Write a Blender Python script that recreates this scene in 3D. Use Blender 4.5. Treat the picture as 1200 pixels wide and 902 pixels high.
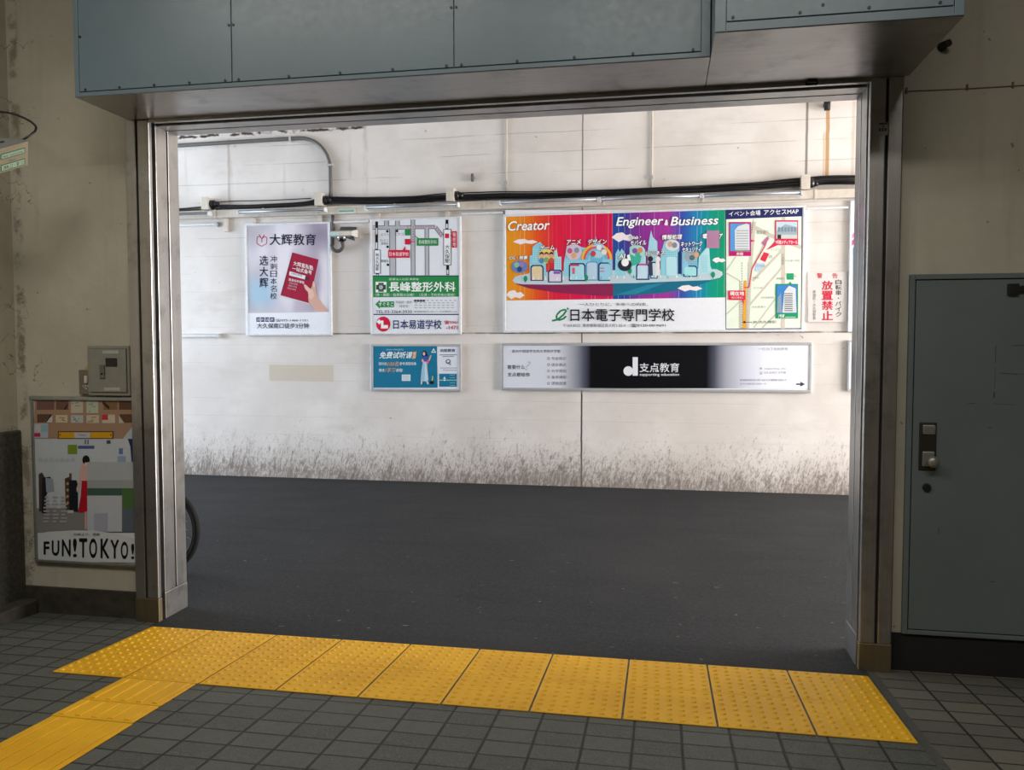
import bpy, bmesh, math, random
from mathutils import Vector, Matrix
random.seed(7)
scene = bpy.context.scene
for o in list(bpy.data.objects): bpy.data.objects.remove(o, do_unlink=True)
COL = scene.collection
R = math.radians
# ------------------------------------------------------------------ camera
CAM = Vector((2.9502, -4.2181, 1.6614)); FPX = 941.76
RT = Vector((0.98342, 0.18136, -0.0006)); UP = Vector((-0.00822, 0.04788, 0.99882)); FW = Vector((-0.18118, 0.98225, -0.04858))
cd = bpy.data.cameras.new('camera'); cam = bpy.data.objects.new('camera', cd); COL.objects.link(cam)
cd.sensor_width = 36; cd.lens = FPX/1200*36; cd.clip_start = 0.05; cd.clip_end = 200
M = Matrix((RT, UP, -FW)).transposed().to_4x4(); M.translation = CAM
cam.matrix_world = M
scene.camera = cam
# ------------------------------------------------------------------ light
scene.view_settings.view_transform = 'Standard'; scene.view_settings.look = 'None'
scene.view_settings.exposure = 0.0; scene.view_settings.gamma = 1.0; scene.view_settings.use_curve_mapping = False
w = bpy.data.worlds.new('daylight'); scene.world = w; w.use_nodes = True
bg = w.node_tree.nodes['Background']; bg.inputs[0].default_value = (0.80, 0.88, 1.0, 1); bg.inputs[1].default_value = 0.5
def area(name, loc, target, sx, sy, power, color):
    l = bpy.data.lights.new(name, 'AREA'); l.shape = 'RECTANGLE'; l.size = sx; l.size_y = sy; l.energy = power; l.color = color
    o = bpy.data.objects.new(name, l); COL.objects.link(o); o.location = loc
    o.rotation_euler = (Vector(target)-Vector(loc)).to_track_quat('-Z', 'Y').to_euler()
    return o
# daylight that comes in through the two open ends of the passage under the tracks
area('daylight_east_opening', (11.9, 2.8, 2.0), (0, 3.6, 1.8), 4.6, 3.6, 1570, (1.0, 0.975, 0.955))
area('daylight_west_opening', (-8.6, 2.8, 2.4), (0, 3.6, 2.1), 4.6, 4.4, 850, (0.73, 0.86, 1.0))
# ceiling lamps of the station hall
area('hall_ceiling_lamp', (0.15, -2.95, 4.6), (0.15, -2.95, 0), 3.0, 0.5, 86, (1.0, 0.97, 0.90))
area('hall_ceiling_lamp_b', (3.4, -3.7, 4.6), (3.4, -3.7, 0), 3.0, 0.5, 100, (1.0, 0.97, 0.90))

# ------------------------------------------------------------------ node helpers
def lin(c):
    c = c/255.0
    return c/12.92 if c <= 0.04045 else ((c+0.055)/1.055)**2.4
def rgb(h):
    if isinstance(h, str):
        h = h.lstrip('#'); h = tuple(int(h[i:i+2], 16) for i in (0, 2, 4))
    return (lin(h[0]), lin(h[1]), lin(h[2]), 1.0)
class NT:
    def __init__(s, name):
        s.m = bpy.data.materials.new(name); s.m.use_nodes = True; s.t = s.m.node_tree
        s.b = s.t.nodes['Principled BSDF']
        s.co = s.t.nodes.new('ShaderNodeTexCoord').outputs['Object']
        s.geo = s.t.nodes.new('ShaderNodeNewGeometry').outputs['Position']
    def put(s, sock, v):
        if hasattr(v, 'is_linked') or isinstance(v, bpy.types.NodeSocket): s.t.links.new(v, sock)
        elif isinstance(v, (tuple, list)) and len(v) == 3 and sock.type == 'RGBA': sock.default_value = (*v, 1)
        else: sock.default_value = v
    def math(s, op, a, b=0.0, clamp=False):
        n = s.t.nodes.new('ShaderNodeMath'); n.operation = op; n.use_clamp = clamp
        s.put(n.inputs[0], a); s.put(n.inputs[1], b); return n.outputs[0]
    def xyz(s, v=None):
        n = s.t.nodes.new('ShaderNodeSeparateXYZ'); s.put(n.inputs[0], v or s.geo); return n.outputs
    def comb(s, x, y, z):
        n = s.t.nodes.new('ShaderNodeCombineXYZ')
        for i, q in enumerate((x, y, z)): s.put(n.inputs[i], q)
        return n.outputs[0]
    def mapping(s, v, scale=(1, 1, 1), rot=(0, 0, 0), loc=(0, 0, 0)):
        n = s.t.nodes.new('ShaderNodeMapping'); s.put(n.inputs[0], v)
        n.inputs['Scale'].default_value = scale; n.inputs['Rotation'].default_value = rot; n.inputs['Location'].default_value = loc
        return n.outputs[0]
    def noise(s, v=None, scale=5, detail=4, rough=0.55, dist=0):
        n = s.t.nodes.new('ShaderNodeTexNoise'); s.put(n.inputs['Vector'], v or s.geo)
        n.inputs['Scale'].default_value = scale; n.inputs['Detail'].default_value = detail
        n.inputs['Roughness'].default_value = rough; n.inputs['Distortion'].default_value = dist
        return n.outputs[0]
    def voro(s, v=None, scale=5, feature='F1'):
        n = s.t.nodes.new('ShaderNodeTexVoronoi'); n.feature = feature; s.put(n.inputs['Vector'], v or s.geo); n.inputs['Scale'].default_value = scale
        return n.outputs[0]
    def ramp(s, f, stops):
        n = s.t.nodes.new('ShaderNodeValToRGB'); s.put(n.inputs[0], f); e = n.color_ramp.elements
        while len(e) < len(stops): e.new(0.5)
        for i, (p, c) in enumerate(stops):
            e[i].position = p; e[i].color = c if isinstance(c, tuple) and len(c) == 4 else ((c, c, c, 1) if isinstance(c, (int, float)) else rgb(c))
        return n.outputs[0]
    def smooth(s, v, a, b, lo=0.0, hi=1.0):
        n = s.t.nodes.new('ShaderNodeMapRange'); n.interpolation_type = 'SMOOTHSTEP'; s.put(n.inputs[0], v)
        n.inputs[1].default_value = a; n.inputs[2].default_value = b; n.inputs[3].default_value = lo; n.inputs[4].default_value = hi
        return n.outputs[0]
    def mix(s, f, a, b, mode='MIX'):
        n = s.t.nodes.new('ShaderNodeMix'); n.data_type = 'RGBA'; n.blend_type = mode
        s.put(n.inputs[0], f); s.put(n.inputs[6], a); s.put(n.inputs[7], b); return n.outputs[2]
    def bump(s, h, strength=0.3, dist=0.01):
        n = s.t.nodes.new('ShaderNodeBump'); s.put(n.inputs['Height'], h); n.inputs['Strength'].default_value = strength; n.inputs['Distance'].default_value = dist
        s.t.links.new(n.outputs[0], s.b.inputs['Normal'])
    def out(s, color=None, rough=None, metal=None, spec=None):
        for k, v in (('Base Color', color), ('Roughness', rough), ('Metallic', metal), ('Specular IOR Level', spec)):
            if v is not None: s.put(s.b.inputs[k], v)
        return s.m
_mc = {}
def simple(name, col, rough=0.5, metal=0.0, var=0.06, scale=18, spec=0.5, bump=0.0):
    if name in _mc: return _mc[name]
    n = NT(name); c = rgb(col)
    f = n.noise(n.co, scale, 5)
    k = n.smooth(f, 0.3, 0.7)
    a = tuple(x*(1-var) for x in c[:3])+(1,); b = tuple(min(1, x*(1+var)) for x in c[:3])+(1,)
    n.out(n.mix(k, a, b), rough, metal, spec)
    if bump: n.bump(f, bump, 0.004)
    _mc[name] = n.m; return n.m
def pcol(h):                                    # flat printing ink
    return simple('print_'+h.lstrip('#').lower(), h, 0.5, 0, 0.015, 30, 0.14)

# ------------------------------------------------------------------ materials of the setting
def far_wall_mat():
    n = NT('painted_board_marked_concrete'); X, Y, Z = n.xyz()
    base = n.mix(n.smooth(n.noise(None, 1.3, 6), 0.35, 0.7), rgb('#d8d1cd'), rgb('#e7e1de'))
    base = n.mix(n.smooth(n.noise(n.mapping(n.geo, (1, 1, 3)), 1.1, 7, 0.65), 0.5, 0.75, 0, 0.5), base, rgb('#c8bfb8'))
    # faint horizontal board joints, each with its own wobble and breaks
    zz = n.math('ADD', Z, n.math('MULTIPLY', n.noise(n.mapping(n.geo, (0.8, 1, 0)), 1.5, 2), 0.03))
    fr = n.math('FRACT', n.math('DIVIDE', zz, 0.225))
    line = n.smooth(n.math('ABSOLUTE', n.math('SUBTRACT', fr, 0.5)), 0.0, 0.035, 1, 0)
    brk = n.smooth(n.noise(n.mapping(n.geo, (0.7, 1, 4.4)), 1.6, 3), 0.40, 0.56)
    up = n.smooth(Z, 2.6, 3.4, 0.14, 0.50)
    base = n.mix(n.math('MULTIPLY', n.math('MULTIPLY', line, brk), up), base, rgb('#8d8378'))
    # vertical joints and the streaks that run down from them
    def seam(x0, half, col, amt, z0=-1, z1=9, wob=0.01):
        nonlocal base
        xx = n.math('ADD', n.math('SUBTRACT', X, x0), n.math('MULTIPLY', n.math('SUBTRACT', n.noise(n.mapping(n.geo, (0, 0, 1)), 6, 3), 0.5), wob))
        f = n.smooth(n.math('ABSOLUTE', xx), half*0.6, half, 1, 0)
        if half > 0.0245: f = n.math('MULTIPLY', n.smooth(n.math('ABSOLUTE', xx), 0, half*1.2, 1, 0), n.smooth(n.noise(n.mapping(n.geo, (14, 1, 2.2)), 1.0, 5, 0.7), 0.38, 0.66))
        f = n.math('MULTIPLY', f, n.math('MULTIPLY', n.smooth(Z, z0-0.03, z0+0.03), n.smooth(Z, z1-0.03, z1+0.03, 1, 0)))
        base = n.mix(n.math('MULTIPLY', f, amt), base, rgb(col))
    seam(-2.39, 0.045, '#a89a8c', 0.35, 3.45, 4.25, 0.05); seam(-2.41, 0.02, '#8a7c70', 0.35, 3.45, 4.25, 0.03)
    seam(-1.66, 0.03, '#a89a8c', 0.25, 3.45, 4.25, 0.05); seam(-3.0, 0.03, '#a89a8c', 0.2, 3.45, 4.25, 0.05)
    seam(-0.60, 0.05, '#a3968a', 0.40, 3.4, 4.35, 0.08); seam(-0.80, 0.03, '#a3968a', 0.25, 3.7, 4.3, 0.05)
    seam(2.045, 0.010, '#6d655e', 0.85, 1.0, 9, 0.02); seam(2.045, 0.012, '#3a322d', 0.95, -1, 1.11, 0.02)
    seam(2.045, 0.008, '#4f4640', 0.8, 1.70, 1.80, 0.01)
    seam(4.517, 0.016, '#6f655f', 0.8, 3.4, 9, 0.01); seam(5.0, 0.02, '#b7a38c', 0.4, 3.4, 9, 0.03)
    # rust running down under the broken drain stub
    seam(4.735, 0.024, '#b98a4c', 0.85, 3.45, 4.30, 0.03); seam(4.70, 0.012, '#c79c62', 0.5, 3.5, 4.0, 0.05)
    # thin broken dark line level with the lower poster rail
    g = n.smooth(n.math('ABSOLUTE', n.math('SUBTRACT', Z, n.math('ADD', 1.807, n.math('MULTIPLY', n.noise(n.mapping(n.geo, (1, 0, 0)), 2, 3), 0.012)))), 0.004, 0.013, 1, 0)
    g = n.math('MULTIPLY', g, n.smooth(n.noise(n.mapping(n.geo, (1, 0, 0)), 3.5, 3), 0.35, 0.5))
    base = n.mix(n.math('MULTIPLY', g, n.smooth(X, -1.1, -1.0, 0.35, 0.8)), base, rgb('#5b5048'))
    # spalled edge high on the left
    zz = n.math('ADD', Z, n.math('MULTIPLY', n.math('SUBTRACT', n.noise(None, 9, 5), 0.5), 0.09))
    e = n.math('MULTIPLY', n.smooth(n.math('ABSOLUTE', n.math('SUBTRACT', zz, 4.312)), 0.008, 0.026, 1, 0), n.smooth(X, -0.66, -0.58, 1, 0))
    base = n.mix(n.math('MULTIPLY', e, n.smooth(n.noise(None, 7, 2), 0.35, 0.5)), base, rgb('#4a3a30'))
    sp = n.smooth(n.noise(None, 7.5, 7, 0.75), 0.585, 0.63)
    sp = n.math('MULTIPLY', sp, n.math('MULTIPLY', n.smooth(Z, 4.05, 4.28), n.smooth(X, -0.5, -0.7, 0, 1)))
    base = n.mix(n.math('MULTIPLY', sp, 0.55), base, rgb('#83766c'))
    # scattered chips
    ch = n.math('MULTIPLY', n.smooth(n.noise(None, 11, 3, 0.6), 0.735, 0.75), 0.7)
    base = n.mix(ch, base, rgb('#857970'))
    # beige square where an old notice was painted over
    xb = n.math('MULTIPLY', n.smooth(X, -1.91, -1.895), n.smooth(X, -1.05, -1.035, 1, 0))
    zb = n.math('MULTIPLY', n.smooth(Z, 1.215, 1.23), n.smooth(Z, 1.42, 1.432, 1, 0))
    base = n.mix(n.math('MULTIPLY', n.math('MULTIPLY', xb, zb), 0.62), base, rgb('#c6b7a2'))
    # mud thrown up from the road: slanting, broken flecks, denser near the ground
    v = n.mapping(n.geo, (1, 1, 1), (0, R(-14), 0))
    wv = n.math('MULTIPLY', n.math('SUBTRACT', n.noise(n.mapping(n.geo, (3, 1, 3)), 2.0, 3), 0.5), 0.06)
    vx, vy, vz = n.xyz(v); v = n.comb(n.math('ADD', vx, wv), vy, vz)
    s1 = n.noise(n.mapping(v, (26, 1, 7)), 1.0, 6, 0.72, 0.4)
    s2 = n.noise(n.mapping(v, (70, 1, 22)), 1.0, 4, 0.7, 0.3)
    s3 = n.noise(n.mapping(n.geo, (9, 1, 5)), 1.0, 6, 0.75, 0.2)
    cl = n.noise(n.mapping(n.geo, (1.2, 1, 0.6)), 2.2, 3)
    zz = n.math('ADD', Z, n.math('MULTIPLY', n.math('SUBTRACT', cl, 0.5), 0.45))
    dens = n.ramp(n.math('DIVIDE', zz, 1.0), [(0.0, 0.44), (0.10, 0.47), (0.28, 0.535), (0.50, 0.595), (0.74, 0.665), (1.0, 0.80)])
    f1 = n.smooth(n.math('SUBTRACT', s1, dens), -0.03, 0.13)
    f2 = n.smooth(n.math('SUBTRACT', s2, dens), -0.01, 0.10)
    f3 = n.smooth(n.math('SUBTRACT', s3, dens), -0.05, 0.20)
    film = n.smooth(zz, -0.05, 0.60, 0.42, 0)
    base = n.mix(film, base, rgb('#9c8f88'))
    base = n.mix(n.math('MULTIPLY', f3, 0.45), base, rgb('#8a7c74'))
    base = n.mix(n.math('MULTIPLY', n.math('MAXIMUM', f1, n.math('MULTIPLY', f2, 0.85)), 0.72), base, rgb('#64574f'))
    n.out(base, 0.75, 0, 0.25); n.bump(n.math('ADD', n.noise(None, 14, 6), n.math('MULTIPLY', n.math('MULTIPLY', line, brk), -0.5)), 0.15, 0.01)
    return n.m
def hall_wall_mat():
    n = NT('beige_hall_plaster'); X, Y, Z = n.xyz()
    base = n.mix(n.smooth(n.noise(None, 1.6, 6, 0.6), 0.3, 0.72), rgb('#a7a192'), rgb('#b7b1a1'))
    st = n.smooth(n.noise(n.mapping(n.geo, (9, 9, 0.7)), 1.0, 4), 0.52, 0.75)
    base = n.mix(n.math('MULTIPLY', st, 0.25), base, rgb('#8d8069'))
    base = n.mix(n.math('MULTIPLY', n.smooth(n.noise(None, 24, 2), 0.74, 0.78), 0.7), base, rgb('#5c5142'))
    # crumbling inside corner on the left, with cracks
    d = n.math('ABSOLUTE', n.math('ADD', n.math('SUBTRACT', X, -0.955), n.math('MULTIPLY', n.math('SUBTRACT', n.noise(None, 5, 4), 0.5), 0.05)))
    c = n.math('MULTIPLY', n.smooth(d, 0.01, 0.045, 1, 0), n.smooth(n.noise(None, 6, 6, 0.7), 0.45, 0.6))
    base = n.mix(n.math('MULTIPLY', c, 0.75), base, rgb('#6b6050'))
    e = n.math('MULTIPLY', n.smooth(n.math('ABSOLUTE', n.math('SUBTRACT', n.noise(None, 2.3, 5, 0.6), 0.5)), 0.0, 0.006, 1, 0), n.smooth(X, -0.75, -0.9, 0, 1))
    base = n.mix(n.math('MULTIPLY', e, 0.7), base, rgb('#4d4437'))
    n.out(base, 0.8, 0, 0.25); n.bump(n.noise(None, 16, 7), 0.25, 0.01); return n.m
def asphalt_mat():
    n = NT('road_asphalt'); X, Y, Z = n.xyz()
    base = n.mix(n.smooth(n.noise(None, 0.8, 6, 0.6), 0.3, 0.7), rgb('#292a2c'), rgb('#333334'))
    base = n.mix(n.smooth(n.noise(None, 30, 6, 0.7), 0.4, 0.7, 0, 0.6), base, rgb('#3f3f40'))
    base = n.mix(n.smooth(n.noise(None, 110, 3), 0.45, 0.72), base, rgb('#424242'))
    base = n.mix(n.math('MULTIPLY', n.smooth(n.noise(n.mapping(n.geo, (0.25, 2.5, 1)), 2.5, 4), 0.5, 0.75), 0.35), base, rgb('#28282a'))
    sp = n.smooth(n.noise(n.mapping(n.geo, (7, 13, 1)), 1.6, 2), 0.71, 0.745)
    near = n.math('MULTIPLY', n.smooth(Y, 3.6, 0.8, 0, 1), 0.45)
    base = n.mix(n.math('MULTIPLY', sp, near), base, rgb('#8c8a86'))
    n.out(base, n.math('ADD', 0.72, n.math('MULTIPLY', n.noise(None, 2, 4), 0.2)), 0, 0.08)
    n.bump(n.noise(None, 220, 3), 0.35, 0.004); return n.m
def paver_mat(name, ox, oy, warm):
    n = NT(name); X, Y, Z = n.xyz()
    px, py = 0.1965, 0.1285
    u = n.math('DIVIDE', n.math('SUBTRACT', n.math('ADD', X, n.math('MULTIPLY', n.math('SUBTRACT', n.noise(None, 3, 2), 0.5), 0.008)), ox), px)
    v = n.math('DIVIDE', n.math('SUBTRACT', n.math('ADD', Y, n.math('MULTIPLY', n.math('SUBTRACT', n.noise(None, 2.6, 2), 0.5), 0.012)), oy), py)
    fu = n.math('ABSOLUTE', n.math('SUBTRACT', n.math('FRACT', u), 0.5)); fv = n.math('ABSOLUTE', n.math('SUBTRACT', n.math('FRACT', v), 0.5))
    ju = n.smooth(fu, 0.5-0.0075/px, 0.5-0.0035/px); jv = n.smooth(fv, 0.5-0.0065/py, 0.5-0.003/py)
    j = n.math('MAXIMUM', ju, jv)
    wn = n.t.nodes.new('ShaderNodeTexWhiteNoise'); wn.noise_dimensions = '2D'
    n.put(wn.inputs['Vector'], n.comb(n.math('FLOOR', u), n.math('FLOOR', v), 0.0))
    r = wn.outputs['Value']
    a, b = (('#524f47', '#6c675a') if warm else ('#40433e', '#50534d'))
    base = n.mix(r, rgb(a), rgb(b))
    base = n.mix(n.smooth(n.noise(None, 120, 3), 0.4, 0.7), base, rgb('#5c5c56'))
    base = n.mix(n.math('MULTIPLY', n.smooth(n.noise(None, 1.1, 5), 0.4, 0.75), 0.35), base, rgb('#4c4a42'))
    base = n.mix(j, base, rgb('#26251f'))
    n.out(base, n.math('ADD', 0.5, n.math('MULTIPLY', n.noise(None, 20, 3), 0.25)), 0, 0.35)
    n.bump(n.math('SUBTRACT', n.math('MULTIPLY', n.noise(None, 140, 3), 0.15), n.math('MULTIPLY', j, 1.0)), 0.6, 0.006); return n.m
def steel_mat(name='brushed_stainless_steel', col='#a8a5a1', rough=0.33, axis='z'):
    n = NT(name)
    sc = (60, 60, 1.2) if axis == 'z' else (1.2, 60, 60)
    g = n.noise(n.mapping(n.geo, sc), 2.0, 4)
    X, Y, Z = n.xyz()
    base = n.mix(n.smooth(g, 0.3, 0.7), rgb(col), tuple(min(1, x*1.15) for x in rgb(col)[:3])+(1,))
    dirt = n.math('MULTIPLY', n.smooth(n.noise(None, 5, 6, 0.65), 0.48, 0.72), 0.55)
    base = n.mix(dirt, base, rgb('#74706a'))
    n.out(base, n.math('ADD', rough-0.06, n.math('MULTIPLY', n.noise(None, 4, 5), 0.16)), 0.92, 0.5)
    n.bump(g, 0.04, 0.002); return n.m
def tactile_mat():
    n = NT('yellow_tactile_block'); X, Y, Z = n.xyz()
    base = n.mix(n.smooth(n.noise(None, 2.2, 6, 0.6), 0.3, 0.72), rgb('#cf9a16'), rgb('#e0aa1d'))
    base = n.mix(n.math('MULTIPLY', n.smooth(n.noise(None, 22, 5, 0.7), 0.6, 0.78), 0.5), base, rgb('#8d6a1c'))
    n.out(base, 0.55, 0, 0.35); n.bump(n.noise(None, 90, 3), 0.1, 0.003); return n.m
def paint_mat(name, col, rough=0.42):
    n = NT(name); c = rgb(col)
    base = n.mix(n.smooth(n.noise(None, 1.8, 6, 0.6), 0.3, 0.7), tuple(x*0.92 for x in c[:3])+(1,), tuple(x*1.06 for x in c[:3])+(1,))
    base = n.mix(n.math('MULTIPLY', n.smooth(n.noise(n.mapping(n.geo, (6, 6, 1.4)), 2.0, 5, 0.7), 0.66, 0.72), 0.25), base, tuple(x*0.45 for x in c[:3])+(1,))
    n.out(base, n.math('ADD', rough-0.06, n.math('MULTIPLY', n.noise(None, 30, 3), 0.14)), 0, 0.5)
    n.bump(n.noise(None, 60, 3), 0.05, 0.003); return n.m
def dado_mat():
    n = NT('dark_terrazzo_dado')
    base = n.mix(n.smooth(n.noise(None, 40, 4), 0.35, 0.7), rgb('#35332f'), rgb('#4a4741'))
    base = n.mix(n.math('MULTIPLY', n.smooth(n.noise(n.mapping(n.geo, (3, 3, 1)), 2, 5), 0.5, 0.7), 0.4), base, rgb('#26241f'))
    n.out(base, 0.6, 0, 0.4); n.bump(n.noise(None, 50, 4), 0.2, 0.004); return n.m
M_FAR = far_wall_mat(); M_HALL = hall_wall_mat(); M_ASPH = asphalt_mat()
M_PAVE = paver_mat('grey_green_pavers', 0.1025, -0.090, False); M_PAVE2 = paver_mat('warm_grey_pavers', 0.1025, -0.140, True)
M_STEEL = steel_mat(); M_STEELX = steel_mat('brushed_steel_soffit', '#a09d9a', 0.30, 'x'); M_SHOE = steel_mat('worn_steel_shoe', '#8a7c62', 0.45)
M_YEL = tactile_mat(); M_BOX = paint_mat('blue_grey_enamel', '#63747d', 0.32); M_DOOR = paint_mat('grey_blue_door_enamel', '#60696a', 0.5)
M_DADO = dado_mat(); M_BLACK = simple('black_slot', '#0b0a09', 0.8); M_GREY = simple('grey_enamel_cabinet', '#7e7c72', 0.45)
M_ALU = simple('satin_aluminium', '#b9bbc0', 0.42, 0.35, 0.05); M_WHITEM = simple('white_frame_enamel', '#dedee2', 0.4)
M_BEIGE = simple('beige_steel_trunking', '#cfc6bb', 0.5); M_CABLE = simple('black_cable_jacket', '#19181c', 0.36); M_CONDUIT = simple('grey_steel_conduit', '#64605c', 0.45, 0.2)
M_HOSE = simple('dark_grey_hose', '#4b4745', 0.5)
M_CEIL = simple('hall_ceiling_board', '#b9b3a6', 0.8); M_CONC = simple('viaduct_concrete', '#bdb8b0', 0.85, 0, 0.12, 3)
M_RUBBER = simple('black_tyre_rubber', '#0c0c0d', 0.85); M_CHROME = simple('bright_chrome', '#c9c9c9', 0.2, 1.0, 0.03)
M_SKIRT = simple('dark_mortar_skirting', '#3a362e', 0.8, 0, 0.25, 12, 0.3, 0.3); M_SILVERF = simple('worn_silver_frame', '#8f918c', 0.4, 0.6, 0.1)
M_CREAM = simple('cream_sign_plate', '#a3947d', 0.5); M_DARKP = simple('dark_recess_black', '#141210', 0.85, 0, 0.2, 10)
M_MORTAR = simple('dark_grey_mortar_strip', '#4b4a46', 0.8, 0, 0.15, 40, 0.3, 0.3)

# ------------------------------------------------------------------ mesh helpers
class MB:
    def __init__(s): s.bm = bmesh.new(); s.mats = []
    def mi(s, m):
        if m is None: return 0
        if m not in s.mats: s.mats.append(m)
        return s.mats.index(m)
    def face(s, pts, m=None):
        f = s.bm.faces.new([s.bm.verts.new(p) for p in pts]); f.material_index = s.mi(m); return f
    def box(s, x0, x1, y0, y1, z0, z1, bev=0.0, m=None, rot=None, seg=2):
        r = bmesh.ops.create_cube(s.bm, size=1.0); vs = r['verts']
        cx, cy, cz = (x0+x1)/2, (y0+y1)/2, (z0+z1)/2
        for v in vs: v.co = Vector((v.co.x*(x1-x0), v.co.y*(y1-y0), v.co.z*(z1-z0)))
        fs = set(f for v in vs for f in v.link_faces)
        if bev > 0:
            es = list(set(e for v in vs for e in v.link_edges))
            rr = bmesh.ops.bevel(s.bm, geom=es, offset=bev, segments=seg, affect='EDGES', profile=0.5)
            vs = list(set(v for f in rr['faces'] for v in f.verts) | set(v for v in vs if v.is_valid))
            fs = set(f for v in vs for f in v.link_faces)
        for v in vs:
            if rot is not None: v.co = rot @ v.co
            v.co += Vector((cx, cy, cz))
        k = s.mi(m)
        for f in fs: f.material_index = k
        return s
    def prism(s, poly, axis, a, b, m=None):       # poly in the two other axes, extruded along axis from a to b
        def P(u, v, t): return {'x': (t, u, v), 'y': (u, t, v), 'z': (u, v, t)}[axis]
        A = [s.bm.verts.new(P(u, v, a)) for u, v in poly]; B = [s.bm.verts.new(P(u, v, b)) for u, v in poly]
        k = s.mi(m); n = len(poly)
        fs = [s.bm.faces.new(A), s.bm.faces.new(B[::-1])]+[s.bm.faces.new((A[i], B[i], B[(i+1) % n], A[(i+1) % n])) for i in range(n)]
        for f in fs: f.material_index = k
        bmesh.ops.recalc_face_normals(s.bm, faces=fs); return s
    def cyl(s, c, d, r, h, n=20, r2=None, m=None):   # from point c along d
        d = Vector(d).normalized(); q = d.to_track_quat('Z', 'Y').to_matrix()
        r2 = r if r2 is None else r2; k = s.mi(m)
        A = [s.bm.verts.new(Vector(c)+q@Vector((r*math.cos(2*math.pi*i/n), r*math.sin(2*math.pi*i/n), 0))) for i in range(n)]
        B = [s.bm.verts.new(Vector(c)+q@Vector((r2*math.cos(2*math.pi*i/n), r2*math.sin(2*math.pi*i/n), h))) for i in range(n)]
        fs = [s.bm.faces.new(A[::-1]), s.bm.faces.new(B)]
        for i in range(n):
            f = s.bm.faces.new((A[i], A[(i+1) % n], B[(i+1) % n], B[i])); f.smooth = True; fs.append(f)
        for f in fs: f.material_index = k
        return s
    def dome(s, c, r, h, n=10, rings=3, m=None):     # flat-topped stud
        k = s.mi(m); prev = None
        for j in range(rings+1):
            t = j/rings*math.pi/2; rr = r*math.cos(t*0.72); zz = h*math.sin(t)
            cur = [s.bm.verts.new((c[0]+rr*math.cos(2*math.pi*i/n), c[1]+rr*math.sin(2*math.pi*i/n), c[2]+zz)) for i in range(n)]
            if prev:
                for i in range(n):
                    f = s.bm.faces.new((prev[i], prev[(i+1) % n], cur[(i+1) % n], cur[i])); f.smooth = True; f.material_index = k
            prev = cur
        f = s.bm.faces.new(prev); f.material_index = k; return s
    def sphere(s, c, r, sx=1, sy=1, sz=1, m=None, n=16):
        rr = bmesh.ops.create_uvsphere(s.bm, u_segments=n, v_segments=n//2, radius=r); k = s.mi(m)
        for v in rr['verts']: v.co = Vector((v.co.x*sx+c[0], v.co.y*sy+c[1], v.co.z*sz+c[2]))
        for f in set(f for v in rr['verts'] for f in v.link_faces): f.smooth = True; f.material_index = k
        return s
    def tube(s, pts, r, n=10, m=None, closed=False):
        pts = [Vector(p) for p in pts]; k = s.mi(m); rings = []; N = len(pts); up = None
        for i, p in enumerate(pts):
            if closed: t = (pts[(i+1) % N]-pts[i-1])
            else: t = pts[min(i+1, N-1)]-pts[max(i-1, 0)]
            t.normalize()
            if up is None: up = t.orthogonal().normalized()
            up = (up-t*up.dot(t)).normalized(); b = t.cross(up)
            rings.append([s.bm.verts.new(p+r*(math.cos(2*math.pi*j/n)*up+math.sin(2*math.pi*j/n)*b)) for j in range(n)])
        for i in range(N if closed else N-1):
            A, B = rings[i], rings[(i+1) % N]
            for j in range(n):
                f = s.bm.faces.new((A[j], A[(j+1) % n], B[(j+1) % n], B[j])); f.smooth = True; f.material_index = k
        if not closed:
            for q in (rings[0][::-1], rings[-1]):
                f = s.bm.faces.new(q); f.material_index = k
        return s
    def build(s, name, mat=None, parent=None, origin=None):
        me = bpy.data.meshes.new(name)
        mats = s.mats if s.mats else [mat]
        off = Vector(origin) if origin is not None else (parent_loc(parent) if parent else Vector((0, 0, 0)))
        for v in s.bm.verts: v.co -= off
        bmesh.ops.recalc_face_normals(s.bm, faces=s.bm.faces) if not s.mats else None
        s.bm.to_mesh(me); s.bm.free()
        for m in mats: me.materials.append(m)
        o = bpy.data.objects.new(name, me); COL.objects.link(o)
        if parent: o.parent = parent
        elif origin is not None: o.location = off
        return o
def parent_loc(p):
    v = Vector((0, 0, 0))
    while p: v += p.location; p = p.parent
    return v
def tag(o, label, cat, group=None):
    o['label'] = label; o['category'] = cat
    if group: o['group'] = group
    return o
def thing(name, label, cat, loc, group=None):
    o = bpy.data.objects.new(name, None); o.empty_display_size = 0.1; COL.objects.link(o); o.location = loc
    return tag(o, label, cat, group)
def struct(o): o['kind'] = 'structure'; return o
def copy_tree(o, parent=None):
    c = o.copy(); COL.objects.link(c)
    if parent: c.parent = parent
    for ch in o.children: copy_tree(ch, c)
    return c
def wall_pt(px, py, y):                            # the point of the plane Y = y that shows at a pixel of the photograph
    d = FW+RT*((px-600)/FPX)+UP*((451-py)/FPX); t = (y-CAM.y)/d.y
    p = CAM+d*t; return p.x, p.z
def arc(c, r, a0, a1, n, plane='xz', y=0.0):
    out = []
    for i in range(n+1):
        a = R(a0+(a1-a0)*i/n); out.append((c[0]+r*math.cos(a), y, c[1]+r*math.sin(a)))
    return out

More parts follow.
